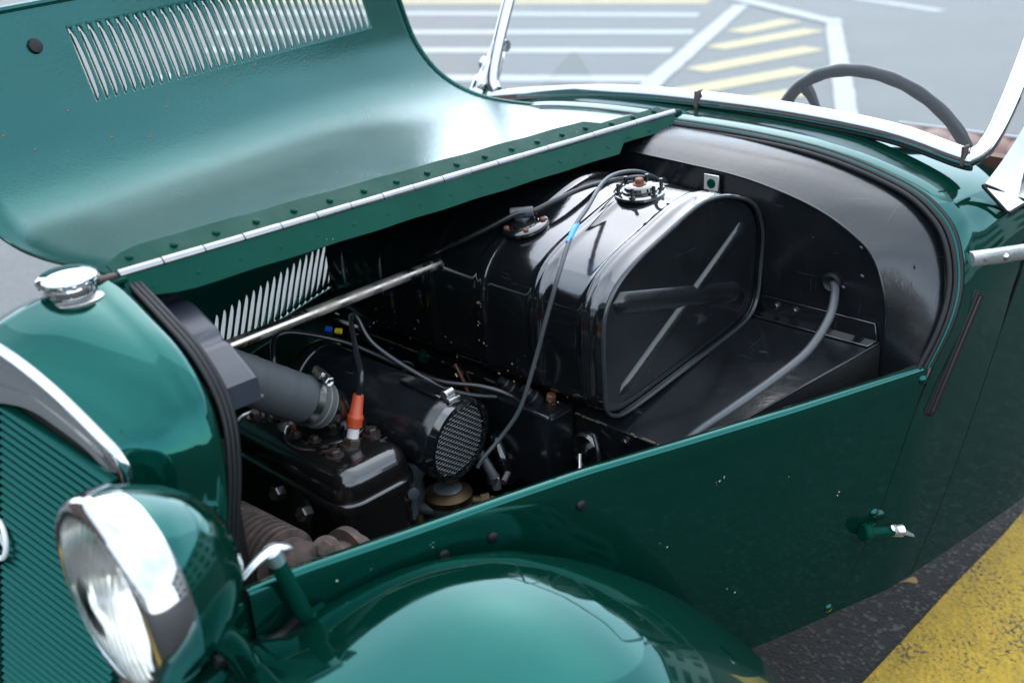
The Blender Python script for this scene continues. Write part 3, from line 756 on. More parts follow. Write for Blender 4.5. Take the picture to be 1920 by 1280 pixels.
# angle bracket along the back of the shelf
zb = shelf_z(.95)
t = B().prism([(.9485, -.27, zb+.030), (.9485, -.490, zb+.030), (.9465, -.497, zb+.002), (.9465, -.27, zb+.002)], (-.003, 0, 0))
t.prism([(.9455, -.27, zb+.003), (.9455, -.497, zb+.003), (.925, -.490, zb-.0005), (.925, -.27, zb-.0005)], (0, 0, -.0028))
br = t.build('angle_bracket', 'black_gloss', bulk, bevel=.001)
for y in (-.318, -.352): hexbolt('bolt', 'black_gloss', br, (.945, y, zb+.017), (-1, 0, .1), .0055, .006)
for y, z in ((-.455, .93), (-.43, .86), (-.46, .885)): dome('wall_screw', 'black_satin', wall, V(.950, y, z), (-1, 0, 0), .0045, .003, 12)
B().lathe((.950, -.411, .864), (-1, 0, 0), [(0, .017), (.004, .017), (.006, .012), (.002, .008)], 24).build('grommet', 'rubber', wall, ang=50)
B().lathe((.950, -.082, .972), (-1, 0, 0), [(0, .013), (.004, .013), (.006, .009), (.002, .006)], 20).build('grommet', 'rubber', wall, ang=50)
# bonnet rest bracket with chipped plate
t = B().prism([(.944, -.172, 1.002), (.944, -.200, 1.002), (.944, -.203, .965), (.944, -.190, .940), (.944, -.172, .945), (.944, -.168, .965)], (.003, 0, 0)); bk = t.build('rest_bracket', 'black_gloss', bulk, bevel=.001)
B().prism([(.9405, -.172, 1.005), (.9405, -.201, 1.005), (.9405, -.201, .978), (.9405, -.172, .978)], (.003, 0, 0)).build('bracket_plate', 'chrome_worn', bk, bevel=.001)
B().lathe((.9405, -.187, .990), (-1, 0, 0), [(0, .008), (.001, .008)], 16).build('paint_daub', 'green_hinge', bk)
for y, z in ((-.515, .905), (-.528, .86), (-.538, .80), (-.54, .775)):
    p = V(.985, y-.012, z); dome('lining_screw', 'black_satin', bulk, p, (-.4, .9, 0), .004, .003, 10)

# chipped sealant seam along the shelf front
t = B(); yy = -.39
while yy < .39:
    L_ = random.choice((.004, .006, .009, .015, .03))*random.uniform(.6, 1.4); h_ = random.uniform(.0006, .0022)
    t.box((.5695+random.uniform(-.0005, .001), yy+L_/2, .7212+random.uniform(-.001, .001)), (.003, L_*.9, h_*1.2)); yy += L_+random.choice((0, .002, .01, .05))*random.random()
t.build('seam_sealant', 'tan_sealant', bulk)['kind'] = 'stuff'
# round boss and rod low on the wall, paint marked stud
bs = B().lathe((.572, -.225, .664), (-1, 0, 0), [(0, .030), (.004, .030), (.008, .026), (.004, .020), (.002, .012), (.012, .009), (.014, .001)], 32).build('wall_boss', 'black_gloss', bulk, ang=40)
B().tube([(.555, -.225, .664), (.53, -.245, .63), (.50, -.262, .59)], .0028, 8).build('pull_rod', 'zinc', bs)
hexbolt('bolt', 'green_hinge', bulk, (.571, .145, .717), (-1, 0, .1), .009, .008)
hexbolt('bolt', 'black_gloss', bulk, (.571, .06, .705), (-1, 0, .1), .007, .007)
B().box((.556, .30, .752), (.03, .10, .008)).tube([(.556, .25, .755), (.545, .30, .775), (.54, .35, .770)], .008, 10).build('lever', 'black_gloss', bulk, bevel=.002)

# ================================================================== fuel tank
tank = empty('fuel_tank', (0, 0, 0), car); tank['label'] = 'glossy black ribbed fuel tank lying across the bulkhead shelf'
TP = [(.548, .80), (.546, .86), (.551, .908), (.575, .942), (.62, .967), (.685, .988), (.755, 1.009), (.805, 1.013), (.86, 1.002), (.918, .974), (.945, .925), (.943, .86), (.936, .808), (.905, .782), (.82, .768), (.70, .752), (.61, .7415), (.570, .745), (.550, .765)]
prof = cr([(x, 0, z) for x, z in TP], 4, closed=True); cx, cz = .75, .88
ys = []; y = -.275
ribs = [-.250, -.150, -.035, .085, .195, .30]
yv = [-.280+.004*i for i in range(161)]
rows = []
for y in yv:
    e = 0
    for rbp in ribs:
        q = abs(y-rbp)
        if q < .018: e = max(e, .0055*(.5+.5*math.cos(math.pi*q/.018)) if q > .006 else .0048)
        if q < .004: e = .0032
    rows.append([V(p.x+(p.x-cx)/math.hypot(p.x-cx, p.z-cz)*e*.9, y, p.z+(p.z-cz)/math.hypot(p.x-cx, p.z-cz)*e*(.9 if p.z > .80 else .1)) for p in prof])
tb = B().grid(rows, closed=True); tb.add([V(p.x, yv[-1], p.z) for p in prof], [tuple(range(len(prof)))])
tb.build('tank_body', 'black_gloss', tank, ang=50)
# near end: rolled seam and recessed end panel with pressed ribs
B().tube([V(cx+(p.x-cx)*1.012, -.284, cz+(p.z-cz)*1.012) for p in prof]+[V(cx+(prof[0].x-cx)*1.012, -.284, cz+(prof[0].z-cz)*1.012)], .0034, 8).build('end_seam', 'seam_highlight', tank)
endp = [V(cx+(p.x-cx)*.985, -.276, cz+(p.z-cz)*.985) for p in prof]
dish = [V(cx+(p.x-cx)*.93, -.2745, cz+(p.z-cz)*.93) for p in prof]
eb = B().grid([endp, dish], closed=True); eb.add(dish, [tuple(range(len(dish)))])
ep = eb.build('end_panel', 'black_satin', tank, ang=60)
def pressed(a, e, w_, h_, nm):
    a, e = V(a[0], -.2735, a[1]), V(e[0], -.2735, e[1]); dr = (e-a).normalized(); sd = dr.cross(V(0, 1, 0)); rows = []
    nn_ = 24; L_ = (e-a).length
    for i in range(nn_+1):
        t = i/nn_; dist = min(t, 1-t)*L_; k = math.sqrt(max(0, 1-max(0, 1-dist/(w_*.9))**2)); p = a.lerp(e, t)
        rows.append([p+sd*w_*q*max(k, .02)+V(0, -h_*k*max(0, math.cos(q*math.pi/2))**.7, 0) for q in (-1, -.9, -.75, -.55, -.3, 0, .3, .55, .75, .9, 1)])
    return B().grid(rows).build(nm, 'black_satin', ep, ang=70)
pressed((.576, .914), (.905, .832), .018, .0085, 'pressed_rib')
pressed((.588, .762), (.912, .948), .0145, .0060, 'pressed_rib')
rc = random.Random(5)
for y_, z_, n_, sp in ((-.036, .868, 5, .006), (-.036, .835, 4, .005), (-.04, .80, 3, .008), (.03, .775, 4, .02), (-.10, .765, 5, .03), (-.20, .760, 5, .03), (.12, .78, 5, .03), (.20, .79, 4, .03), (-.14, .80, 2, .02)):
    for _ in range(n_):
        yy, zz = y_+rc.uniform(-sp, sp), z_+rc.uniform(-sp, sp)*.8
        xs_ = min(p.x+(p.x-cx)/math.hypot(p.x-cx, p.z-cz)*.0058 for p in prof if abs(p.z-zz) < .03)
        r_ = rc.uniform(.0008, .0026); k0 = rc.random()*6
        B().add([V(xs_-.0006, yy+math.cos(k0+t)*r_*rc.uniform(.4, 1.4), zz+math.sin(k0+t)*r_*rc.uniform(.4, 1)) for t in (0, 1, 2.1, 3.2, 4.2, 5.2)], [tuple(range(6))]).build('paint_chip', 'tan_chip', tank, smooth=False)
# filler flange with studs
def tank_top(x):
    best = max((p.z for p in prof if abs(p.x-x) < .02 and p.z > .9), default=1.0); return best
def normal_top(x): 
    a, e = tank_top(x-.03), tank_top(x+.03); return V(-(e-a), 0, .06).normalized()
fx, fy = .770, -.172; fz = tank_top(fx); nn = normal_top(fx)
fl = B().lathe((fx, fy, fz-.002), nn, [(0, .040), (.004, .040), (.005, .037), (.006, .028), (.009, .028), (.0095, .024), (.014, .023), (.016, .020), (.0165, .001)], 36).build('filler_flange', 'black_gloss', tank, ang=40)
hexbolt('centre_nut', 'copper_rust', fl, V(fx, fy, fz)+nn*.014, nn, .0075, .010)
for k in range(6):
    q = 2*math.pi*(k+.3)/6; p = V(fx+.0335*math.cos(q), fy+.0335*math.sin(q), fz+.002-(.0335*math.cos(q))*nn.x)
    B().lathe(p, nn, [(0, .0055), (.004, .0055), (.0042, .003), (.017, .003), (.0175, .002)], 10).build('stud', 'black_cast', fl, ang=40)
sx, sy = .632, -.055; sz_ = tank_top(sx); ns = normal_top(sx)
sn = B().lathe((sx, sy, sz_-.004), ns, [(0, .037), (.005, .037), (.007, .034), (.0075, .024), (.010, .023), (.0105, .001)], 32).build('sender_flange', 'black_gloss', tank, ang=40)
for k in range(5):
    q = 2*math.pi*(k+.15)/5; p = V(sx+.030*math.cos(q), sy+.030*math.sin(q), sz_+.002-.030*math.cos(q)*ns.x/ns.z)
    hexbolt('bolt', 'copper_rust', sn, p, ns, .0048, .0055, washer=False)
B().tube([V(sx-.012, sy+.02, sz_+.016), V(sx+.012, sy-.008, sz_+.018)], .0085, 14).box(V(sx, sy+.005, sz_+.006), (.016, .022, .008)).build('terminal_clip', 'grey_paint', sn, bevel=.002)

# ================================================================== cables
def cable(name, pts, rr, mat, label=None, seg=10, per=8, parent=None):
    return B().tube(cr(pts, per), rr, seg).build(name, mat, parent or car, ang=80, label=label)
cc = cable('control_cable', [(.42, -.140, .67), (.43, -.144, .684), (.46, -.156, .713), (.482, -.174, .755), (.500, -.190, .826), (.512, -.205, .894), (.533, -.215, .963), (.60, -.184, 1.001), (.66, -.159, 1.014), (.76, -.116, 1.030), (.87, -.089, 1.012), (.95, -.084, .974)], .0033, 'cable_grey', 'thin grey cable draped over the fuel tank')
cable('tape_band', [(.575, -.195, .990), (.60, -.184, 1.001), (.615, -.178, 1.004)], .0042, 'light_blue', parent=cc)
cable('sender_wire', [(.95, -.080, .970), (.86, -.099, 1.006), (.75, -.090, 1.016), (.68, -.075, 1.006), (.644, -.063, sz_+.019), (.62, -.046, sz_+.016), (.59, -.012, .972), (.562, .030, .948), (.55, .075, .925), (.552, .12, .90)], .0042, 'cable_black', 'black wire running from the tank sender')
cable('fuel_hose', [(.955, -.411, .864), (.93, -.428, .855), (.885, -.444, .832), (.82, -.448, .803), (.74, -.440, .784), (.66, -.422, .762), (.60, -.405, .742), (.56, -.395, .722)], .0068, 'cable_grey', 'thick grey hose dropping from the bulkhead past the shelf')

# ================================================================== engine
eng = empty('engine', (0, 0, 0), car); eng['label'] = 'black two cylinder engine with rusty bolts'
def rbox(x0, x1, y0, y1, z0, z1, rv, rt, name, mat, parent, n=7):
    """box with rounded vertical corners (rv) and rounded top edge (rt)"""
    rows = []; 
    def loop(ins, z):
        pts = []; rr = max(rv-ins, .003); X0, X1, Y0, Y1 = x0+ins, x1-ins, y0+ins, y1-ins
        for (cx_, cy_, a0) in ((X1-rr, Y1-rr, 0), (X0+rr, Y1-rr, 90), (X0+rr, Y0+rr, 180), (X1-rr, Y0+rr, 270)):
            for k in range(n): q = rad(a0+90*k/(n-1)); pts.append(V(cx_+rr*math.cos(q), cy_+rr*math.sin(q), z))
        return pts
    rows.append(loop(0, z0))
    rows.append(loop(0, z1-rt))
    for k in range(1, 7):
        q = rad(90*k/6); rows.append(loop(rt*(1-math.cos(q)), z1-rt+rt*math.sin(q)))
    t = B().grid(rows, closed=True); t.add(rows[-1], [tuple(range(len(rows[-1])))])
    return t.build(name, mat, parent, ang=50)
head = rbox(.188, .320, -.124, .178, .704, .748, .036, .030, 'cylinder_head', 'black_cast', eng)
rbox(.182, .326, -.130, .184, .690, .7035, .038, .005, 'head_flange', 'black_cast', eng)
rbox(.188, .322, -.126, .180, .40, .689, .036, .004, 'cylinder_block', 'black_cast', eng)
for x, y in ((.226, -.060), (.300, -.050), (.222, .128), (.290, .128)):
    hexbolt('head_bolt', 'bolt_rust', head, (x, y, .7475), (0, 0, 1), .0092, .010)
for x, y in ((.2, -.015),(.197,.07)):
    B().lathe((x, y, .722), (-.8, 0, .6), [(0, .012), (.004, .010), (.005, .004), (.006, .001)], 16).build('head_plug', 'black_cast', head)
# raised casting letters along the far edge of the head
t = B(); rnd = random.Random(3)
for k in range(7):
    yy = -.005-.012*k
    t.box((.300, yy, .7475), (.013, .002, .002)); t.box((.300+rnd.uniform(-.004, .004), yy+.003, .7475), (.002, .006, .002))
t.build('casting_marks', 'zinc', head)
# water outlet
wo = B().tube(cr([(.228, -.026, .818), (.250, -.022, .802), (.264, -.008, .780), (.268, .006, .755), (.268, .01, .742)], 5), [.028]*4+[.030]*13+[.034]*4, 24).build('water_outlet', 'black_cast', eng)
rows = []
B().lathe((.266, .012, .747), (0, 0, 1), [(0, .060), (.007, .060), (.010, .056), (.011, .038)], 36).build('outlet_flange', 'black_cast', wo, ang=40)
B().lathe((.266, .012, .7455), (0, 0, 1), [(0, .0625), (.0025, .0625)], 36).build('outlet_gasket', 'rust_iron', wo, ang=40)
for q in (100, 175, 215, 330):
    hexbolt('bolt', 'bolt_rust', wo, (.266+.050*math.cos(rad(q)), .012+.050*math.sin(rad(q)), .7565), (0, 0, 1), .0068, .008)
B().lathe((.276, -.036, .772), (.3, -.8, .5), [(0, .007), (.002, .005), (.0025, .001)], 9).build('red_paint_daub', 'orange_rubber', wo)
# top hose with worm clamp
HA, HB = V(.045, -.020, .952), V(.236, -.026, .812); hx = (HB-HA).normalized()
ho = B(); pp = []; rr_ = []
for i in range(41):
    t = i/40; pp.append(HA.lerp(HB, t)); rr_.append(.0335+(.0008 if i % 9 == 0 else 0)-(.0012 if .86 < t < .95 else 0)+(.0012 if t > .95 else 0))
hose = ho.tube(pp, rr_, 40).build('radiator_hose', 'hose_fabric', car, ang=50)
B().lathe(HA.lerp(HB, .955), hx, [(0, .029), (0, .0342), (.013, .0340), (.0135, .0295)], 40).build('hose_liner', 'liner', hose)
cl = B().lathe(HA.lerp(HB, .885), hx, [(-.006, .0335), (-.006, .0352), (.006, .0352), (.006, .0335)], 48).build('hose_clamp', 'zinc', hose, ang=40)
for k in range(22):
    q = rad(-75+7*k); o_ = V(0, 0, 1); sdv = hx.cross(o_).normalized(); upv = sdv.cross(hx)
up_h = (V(0, 0, 1)-hx*hx.z).normalized(); sd_h = hx.cross(up_h)
for k in range(16):
    q = rad(-20-8*k); dr_ = up_h*math.cos(q)+sd_h*math.sin(q); tg = hx.cross(dr_)
    M = frame(HA.lerp(HB, .885)+dr_*.0354, hx, dr_)
    B().box((0, 0, 0), (.008, .0022, .0008), M.to_3x3()).build('clamp_thread', 'zinc', cl).location = M.translation
dr_ = up_h*math.cos(rad(12))+sd_h*math.sin(rad(12)); M = frame(HA.lerp(HB, .885)+dr_*.042, hx, dr_)
B().box(M.translation, (.016, .022, .011), M.to_3x3()).tube([M @ V(0, -.020, 0), M @ V(0, .016, 0)], .0055, 12).build('worm_screw', 'zinc', cl, bevel=.0015)
hd_ = M @ V(0, -.020, 0); B().lathe(hd_, -(M.to_3x3() @ V(0, 1, 0)), [(0, .0075), (.004, .0075), (.005, .006), (.003, .003)], 6).build('screw_head', 'zinc', cl, ang=30)
# spark plugs and leads
def plug(p, dr, label):
    pl = empty('spark_plug', (0, 0, 0), eng); pl['label'] = label
    p, dr = V(*p), V(*dr).normalized()
    B().lathe(p, dr, [(-.004, .018), (.001, .0175), (.002, .014)], 24).build('plug_washer', 'bolt_rust', pl, ang=40)
    B().lathe(p, dr, [(.001, .0135), (.010, .0135), (.012, .011)], 6).build('plug_nut', 'bolt_rust', pl, ang=25)
    B().lathe(p, dr, [(.011, .0088), (.030, .0082), (.032, .006)], 20).build('insulator', 'porcelain', pl, ang=40)
    B().lathe(p, dr, [(.027, .0095), (.029, .0112), (.038, .0112), (.042, .0120), (.045, .0112), (.047, .0094), (.074, .0076), (.0755, .007), (.0757, .0045)], 24).build('plug_boot', 'orange_rubber', pl, ang=40)
    return p+dr*.072
e1 = plug((.260, -.054, .747), (.30, -.02, 1), 'near spark plug with orange boot')
cable('ignition_lead', [e1, e1+V(.008, -.002, .03), (.318, -.012, .857), (.345, .030, .882), (.358, .045, .888), (.368, .045, .880), (.378, .029, .842), (.41, -.004, .800), (.44, -.052, .768), (.47, -.078, .752), (.505, -.100, .741)], .0042, 'cable_black', 'black ignition lead looping up from the near plug boot')
e2 = plug((.252, .105, .747), (.02, .02, 1), 'far spark plug behind the hose')
cable('ignition_lead', [e2, e2+V(.004, .006, .02), (.285, .145, .850), (.315, .140, .851), (.37, .096, .829), (.40, .058, .808), (.42, .009, .790), (.44, -.053, .778), (.47, -.103, .774), (.492, -.139, .763), (.515, -.146, .738)], .0042, 'cable_black', 'black ignition lead arching from the far plug')
B().tube(cr([(.412, .006, .790), (.408, .0, .808), (.420, -.010, .802), (.424, -.002, .785), (.412, .006, .790)], 5), .0016, 6).build('cable_tie', 'rubber', car)
B().tube([(.44, .235, .79), (.445, .226, .788)], .005, 10).build('wire_connector', 'blue_plastic', car)
B().tube([(.45, .222, .786), (.455, .213, .786)], .005, 10).tube([(.448, .221, .772), (.448, .221, .760)], .006, 10).build('wire_connector', 'yellow_plastic', car)
# exhaust manifold with cooling fins
mf = empty('exhaust_manifold', (0, 0, 0), eng); mf['label'] = 'rusty finned exhaust manifold beside the radiator'
M0, M1 = V(.085, .10, .662), V(.100, -.166, .666)
B().tube(cr([M0, M0.lerp(M1, .3), M0.lerp(M1, .6), M0.lerp(M1, .85), M1, M1+V(.03, -.012, -.004), M1+V(.07, -.012, -.012)], 5), [.033]*16+[.036]*5+[.037]*5+[.037]*5, 28).build('manifold_pipe', 'rust_iron', mf, ang=60)
ax_ = (M1-M0).normalized()
for k in range(11):
    B().lathe(M0.lerp(M1, .34+.045*k)+V(-.003, 0, -.003), ax_, [(-.0040, .031), (-.0026, .047), (.0026, .047), (.0040, .031)], 32).build('cooling_fin', 'rust_iron', mf, ang=50)
fl2 = B().lathe(M1+V(.046, -.010, -.006), (1, 0, -.1), [(0, .050), (.012, .050), (.014, .044)], 28).build('manifold_flange', 'rust_iron', mf, ang=40)
B().lathe(M1+V(.018, -.008, .030), (-.35, -.45, .8), [(-.01, .019), (.010, .018), (.012, .014)], 20).build('bolt_boss', 'rust_iron', mf, ang=40)
hexbolt('manifold_bolt', 'rust_iron', mf, M1+V(.012, -.016, .038), (-.45, -.6, .6), .0125, .013)
for p_ in ((.155, -.085, .700), (.158, -.02, .705)): B().lathe(p_, (-1, -.2, .3), [(0, .011), (.014, .011), (.016, .009)], 6).build('manifold_stud', 'black_cast', mf, ang=30)
# air filter
fil = empty('air_filter', (0, 0, 0), eng); fil['label'] = 'black cylindrical air filter with wire mesh end'
F0, F1 = V(.386, -.140, .731), V(.352, .150, .757); fa = (F1-F0).normalized(); FL = (F1-F0).length
B().lathe(F0, fa, [(.002, .0605), (.010, .0615), (.012, .0630), (.030, .0630), (.032, .0612), (FL-.02, .0612), (FL-.018, .063), (FL, .063), (FL+.002, .055)], 56).build('filter_can', 'black_satin', fil, ang=40)
B().lathe(F0, fa, [(.006, .0565), (-.006, .0560), (-.0075, .0585), (-.006, .0635), (.006, .0645), (.008, .062)], 56, cap=False).build('mesh_rim', 'black_gloss', fil, ang=40)
B().lathe(F0+fa*.004, fa, [(0, .058), (.001, .058)], 40).build('mesh_backing', 'black_dull', fil)
B().lathe(F1-fa*.004, fa, [(-.002, .0635), (.002, .0645), (.006, .0635)], 56, cap=False).build('back_rim', 'brass', fil)
# woven wire mesh: real wires that go over and under each other
uz = (V(0, 0, 1)-fa*fa.z).normalized(); uxv = fa.cross(uz); t = B(); Rm = .0555; nw = 22; pt = 2*Rm/nw
rot = rad(8); ua = uxv*math.cos(rot)+uz*math.sin(rot); ub = -uxv*math.sin(rot)+uz*math.cos(rot)
for di, (pa_, pb_) in enumerate(((ua, ub), (ub, ua))):
    for i in range(1, nw):
        o_ = -Rm+i*pt; h_ = math.sqrt(max(0, Rm*Rm-o_*o_)); ns_ = max(2, int(2*h_/(pt))); pts = []
        for k in range(-ns_, ns_+1):
            s_ = k*pt/2
            if abs(s_) > h_: continue
            sgn = math.cos(math.pi*(s_/pt+ (0 if i % 2 else 1) + (1 if di else 0)))
            pts.append(F0+pa_*o_+pb_*s_-fa*(.0009*sgn+.0004))
        if len(pts) > 2: t.tube(pts, .00095, 5, cap=False)
t.build('wire_mesh', 'mesh_wire', fil, ang=80)['kind'] = 'stuff'
# strap, bracket and clip on the can
p_ = F0+fa*.055+uz*.062; B().prism([p_+uxv*-.012-fa*.03, p_+uxv*.012-fa*.03, p_+uxv*.010+fa*.05, p_+uxv*-.010+fa*.05], uz*.006).build('filter_bracket', 'black_gloss', fil, bevel=.002)
B().tube([F0+fa*.020+uz*.070-uxv*.009, F0+fa*.020+uz*.070+uxv*.009], .0075, 12).box(F0+fa*.012+uz*.066, (.022, .014, .005)).build('clip', 'zinc', fil, bevel=.001)
# carburettor
cb = empty('carburettor', (0, 0, 0), eng); cb.location = (.000, -.004, .026); cb['label'] = 'grey carburettor with brass fittings below the air filter'
c0 = V(.372, -.100, .0)
B().lathe((.374, -.118, .545), (0, 0, 1), [(0, .030), (.004, .0335), (.050, .0335), (.054, .036), (.062, .036), (.064, .031), (.074, .029), (.080, .020), (.083, .012), (.084, .001)], 32).build('float_chamber', 'grey_paint', cb, ang=40)
B().lathe((.374, -.118, .606), (0, 0, 1), [(0, .0365), (.010, .0365), (.014, .030), (.018, .022)], 32).build('chamber_lid', 'brass', cb, ang=40)
B().tube([(.335, -.085, .52), (.335, -.085, .65), (.352, -.09, .68), (.372, -.095, .685)], [.018, .018, .022, .026], 20).build('carburettor_throat', 'grey_paint', cb)
B().tube([(.325, -.075, .60), (.345, -.12, .60)], .009, 12).tube([(.332, -.13, .565), (.345, -.155, .560)], .009, 12).tube([(.362, -.150, .60), (.358, -.172, .602)], .007, 12).build('jet_plugs', 'grey_paint', cb)
hexbolt('fitting_nut', 'brass', cb, (.345, -.155, .561), (.3, -1, 0), .009, .010, washer=False); hexbolt('fitting_nut', 'brass', cb, (.358, -.172, .602), (-.2, -1, .1), .006, .006, washer=False)
B().tube([(.395, -.13, .595), (.414, -.146, .593)], .009, 14).tube([(.414, -.146, .593), (.424, -.154, .594)], .0125, 6).tube([(.424, -.154, .594), (.436, -.165, .588)], .007, 12).build('banjo_union', 'brass', cb, ang=30)
B().tube([(.316, -.10, .66), (.310, -.11, .60)], [.011, .009], 12).lathe((.306, -.118, .648), (-.3, -1, .2), [(0, .009), (.008, .009), (.009, .005)], 14).build('throttle_link', 'grey_paint', cb)
B().tube(cr([(.316, -.118, .605), (.312, -.125, .58), (.318, -.128, .55)], 4), .006, 10).build('spring_post', 'brass', cb)
B().tube(cr([(.440, -.120, .655), (.444, -.135, .632), (.446, -.145, .615), (.446, -.148, .600)], 4), .0075, 12).build('fuel_pipe', 'cable_grey', cb)
k_ = B().lathe((.4455, -.142, .620), (.03, -.1, -1), [(0, .0085), (0, .0100), (.011, .0100), (.011, .0085)], 24).build('hose_clip', 'zinc', cb, ang=40)
B().tube([(.450, -.158, .613), (.468, -.150, .617)], .0055, 10).build('clip_screw', 'zinc', k_)
# ignition box
ib = empty('ignition_box', (0, 0, 0), car); ib['label'] = 'black box with two rubber cable boots on the front wall'
B().box((.542, -.128, .672), (.058, .150, .126)).build('box_body', 'black_satin', ib, bevel=.007)
B().box((.511, -.128, .674), (.010, .156, .132)).build('box_lid', 'black_satin', ib, bevel=.004)
for y in (-.102, -.150):
    B().lathe((.545, y, .733), (-.55, .30, .75), [(0, .012), (.014, .0125), (.016, .0095), (.026, .0095), (.028, .007), (.036, .0065)], 18).build('cable_boot', 'rubber', ib, ang=40)
B().tube(cr([(.505, -.095, .668), (.496, -.105, .665), (.492, -.120, .645), (.494, -.128, .622), (.500, -.130, .610)], 5), .011, 14).build('box_elbow', 'black_gloss', ib)
B().lathe((.507, -.108, .630), (-1, 0, .2), [(0, .022), (.008, .021), (.014, .012), (.016, .001)], 24).build('box_boss', 'black_gloss', ib, ang=40)
hexbolt('bolt', 'copper_rust', ib, (.558, -.165, .735), (0, -.2, 1), .008, .012, washer=False)
B().box((.556, -.09, .742), (.03, .02, .014)).build('terminal_block', 'brass', ib, bevel=.002)
# small plumbing and wiring in the bay
cable('fuel_line', [(.40, -.118, .63), (.43, -.06, .60), (.50, .0, .58), (.562, .02, .60), (.566, .03, .68), (.568, .06, .728)], .0032, 'copper_rust', 'thin copper fuel line climbing the front wall')
cable('wiring_loom', [(.566, .39, .700), (.562, .30, .712), (.560, .18, .690), (.561, .08, .672), (.562, .0, .668), (.556, -.05, .672)], .0048, 'cable_black', 'black wiring loom clipped along the front wall')
cable('earth_strap', [(.565, -.245, .70), (.556, -.26, .68), (.552, -.27, .64), (.556, -.28, .58), (.565, -.30, .52)], .0036, 'cable_black')
for y_, z_ in ((.33, .712), (.24, .703), (.10, .677), (-.30, .705), (-.36, .705), (-.33, .60)): hexbolt('wall_bolt', 'black_cast', bulk, (.5715, y_, z_), (-1, 0, .1), .0055, .006)
B().box((.215, .215, .60), (.09, .06, .12)).lathe((.215, .215, .66), (0, 0, 1), [(0, .028), (.02, .028), (.024, .02), (.026, .001)], 24).build('dynastart_cover', 'black_cast', eng, bevel=.008)
cable('coolant_pipe', [(.17, .17, .62), (.14, .16, .66), (.10, .13, .70), (.07, .10, .74)], .012, 'rubber')
# stay rod
rod = B().tube([(.060, .064, .902), (.600, .072, .907)], .0088, 20).build('stay_rod', 'rusty_rod', car, ang=50)
B().lathe((.553, .0713, .9065), (1, .01, .01), [(-.004, .019), (0, .019), (.002, .0165), (.006, .0165)], 24).build('rod_collar', 'black_gloss', rod, ang=40)
# radiator header tank (dark plastic, stepped)
hdz = [(.030, 1.022), (-.020, 1.012), (-.060, .996), (-.095, .977), (-.122, .961), (-.140, .948)]
rows = []
hp = cr([(0, y, z) for y, z in [(.15, .965), (.10, .992), (.06, 1.010)]+hdz], 5)
for i, p in enumerate(hp):
    st = .005 if i in (17, 18, 27, 28) else 0
    od = V(0, p.y*.9, p.z-.80).normalized()
    top = V(0, p.y, p.z)+od*(.003-st)
    xw = .078
    bot = top-V(0, 0, .030)
    rows.append([V(.028, bot.y, bot.z), V(.028, top.y, top.z-.004), V(.032, top.y, top.z), V(xw-.004, top.y, top.z), V(xw, top.y, top.z-.004), V(xw, bot.y, bot.z)])
t = B().grid(rows); t.add(rows[0], [tuple(range(6))]); t.add(rows[-1], [tuple(range(6))])
rad_o = t.build('radiator_header', 'radiator_plastic', car, ang=35, bevel=.005)
B().box((.078, -.136, .922), (.010, .012, .006)).build('header_lug', 'radiator_plastic', rad_o, bevel=.004)
B().box((.026, .01, .66), (.024, .26, .42)).build('radiator_core', 'black_dull', rad_o, smooth=False)
B().tube([(.095, .115, .86), (.098, .110, 1.03)], .006, 10).build('overflow_pipe', 'rusty_rod', car)

# ================================================================== windscreen
ws = empty('windscreen', (0, 0, 0), car); ws['label'] = 'chrome framed windscreen with flat glass'
def wx(z): return 1.150+.53*(z-1.03)
fr = []
for y, z in [(.535, 1.020), (.40, 1.040), (.20, 1.062), (0, 1.069), (-.20, 1.068), (-.38, 1.058), (-.50, 1.038), (-.528, 1.036)]:
    fr.append(V(wx(z), y, z))
def rail(pts, name, w_=.030, d_=.016, mat='chrome', parent=ws):
    """frame rail: rounded section, w_ tall in the screen plane, d_ deep"""
    pl_n = V(-1, 0, .53).normalized(); rows = []; n_ = len(pts)
    for i, p in enumerate(pts):
        tn = (pts[min(i+1, n_-1)]-pts[max(i-1, 0)]).normalized(); sd = tn.cross(pl_n).normalized()
        rows.append([p+sd*w_/2*math.copysign(abs(math.cos(q))**.7, math.cos(q))+pl_n*d_/2*math.copysign(abs(math.sin(q))**.7, math.sin(q)) for q in [2*math.pi*k/16 for k in range(16)]])
    return B().grid(rows, closed=True).add(rows[0], [tuple(range(16))]).add(rows[-1], [tuple(range(16))]).build(name, mat, parent, ang=60)
def post(sg):
    pts = [V(wx(z), sg*y, z) for y, z in [(.520, 1.034), (.536, 1.046), (.545, 1.066), (.552, 1.10), (.558, 1.16), (.562, 1.25), (.562, 1.38), (.545, 1.42), (.50, 1.432), (0, 1.438)]]
    return rail(cr(pts, 5), 'screen_post', .028, .018)
fr_o = rail(cr(fr, 6), 'bottom_rail', .030, .018)
post(-1); post(1)
for y in (.0, -.515):
    z = 1.069 if y == 0 else 1.038
    B().box((wx(z)-.004, y, z+.001), (.022, .0045, .030)).build('rail_joint', 'rust_iron', fr_o)
gp = [V(wx(z), y, z) for y, z in [(.545, 1.04), (.40, 1.052), (.2, 1.07), (0, 1.077), (-.2, 1.076), (-.38, 1.066), (-.52, 1.046), (-.552, 1.08), (-.56, 1.20), (-.56, 1.40), (0, 1.43), (.56, 1.40), (.56, 1.20)]]
sg_ = B().add(gp, [tuple(range(len(gp)))]).build('screen_glass', 'windscreen_glass', ws, smooth=False)
if sg_.data.polygons[0].normal.x > 0: sg_.data.flip_normals()
B().tube(cr([p+V(-.003, 0, -.0165) for p in fr], 6), .0042, 8).build('rail_gasket', 'rubber', ws)
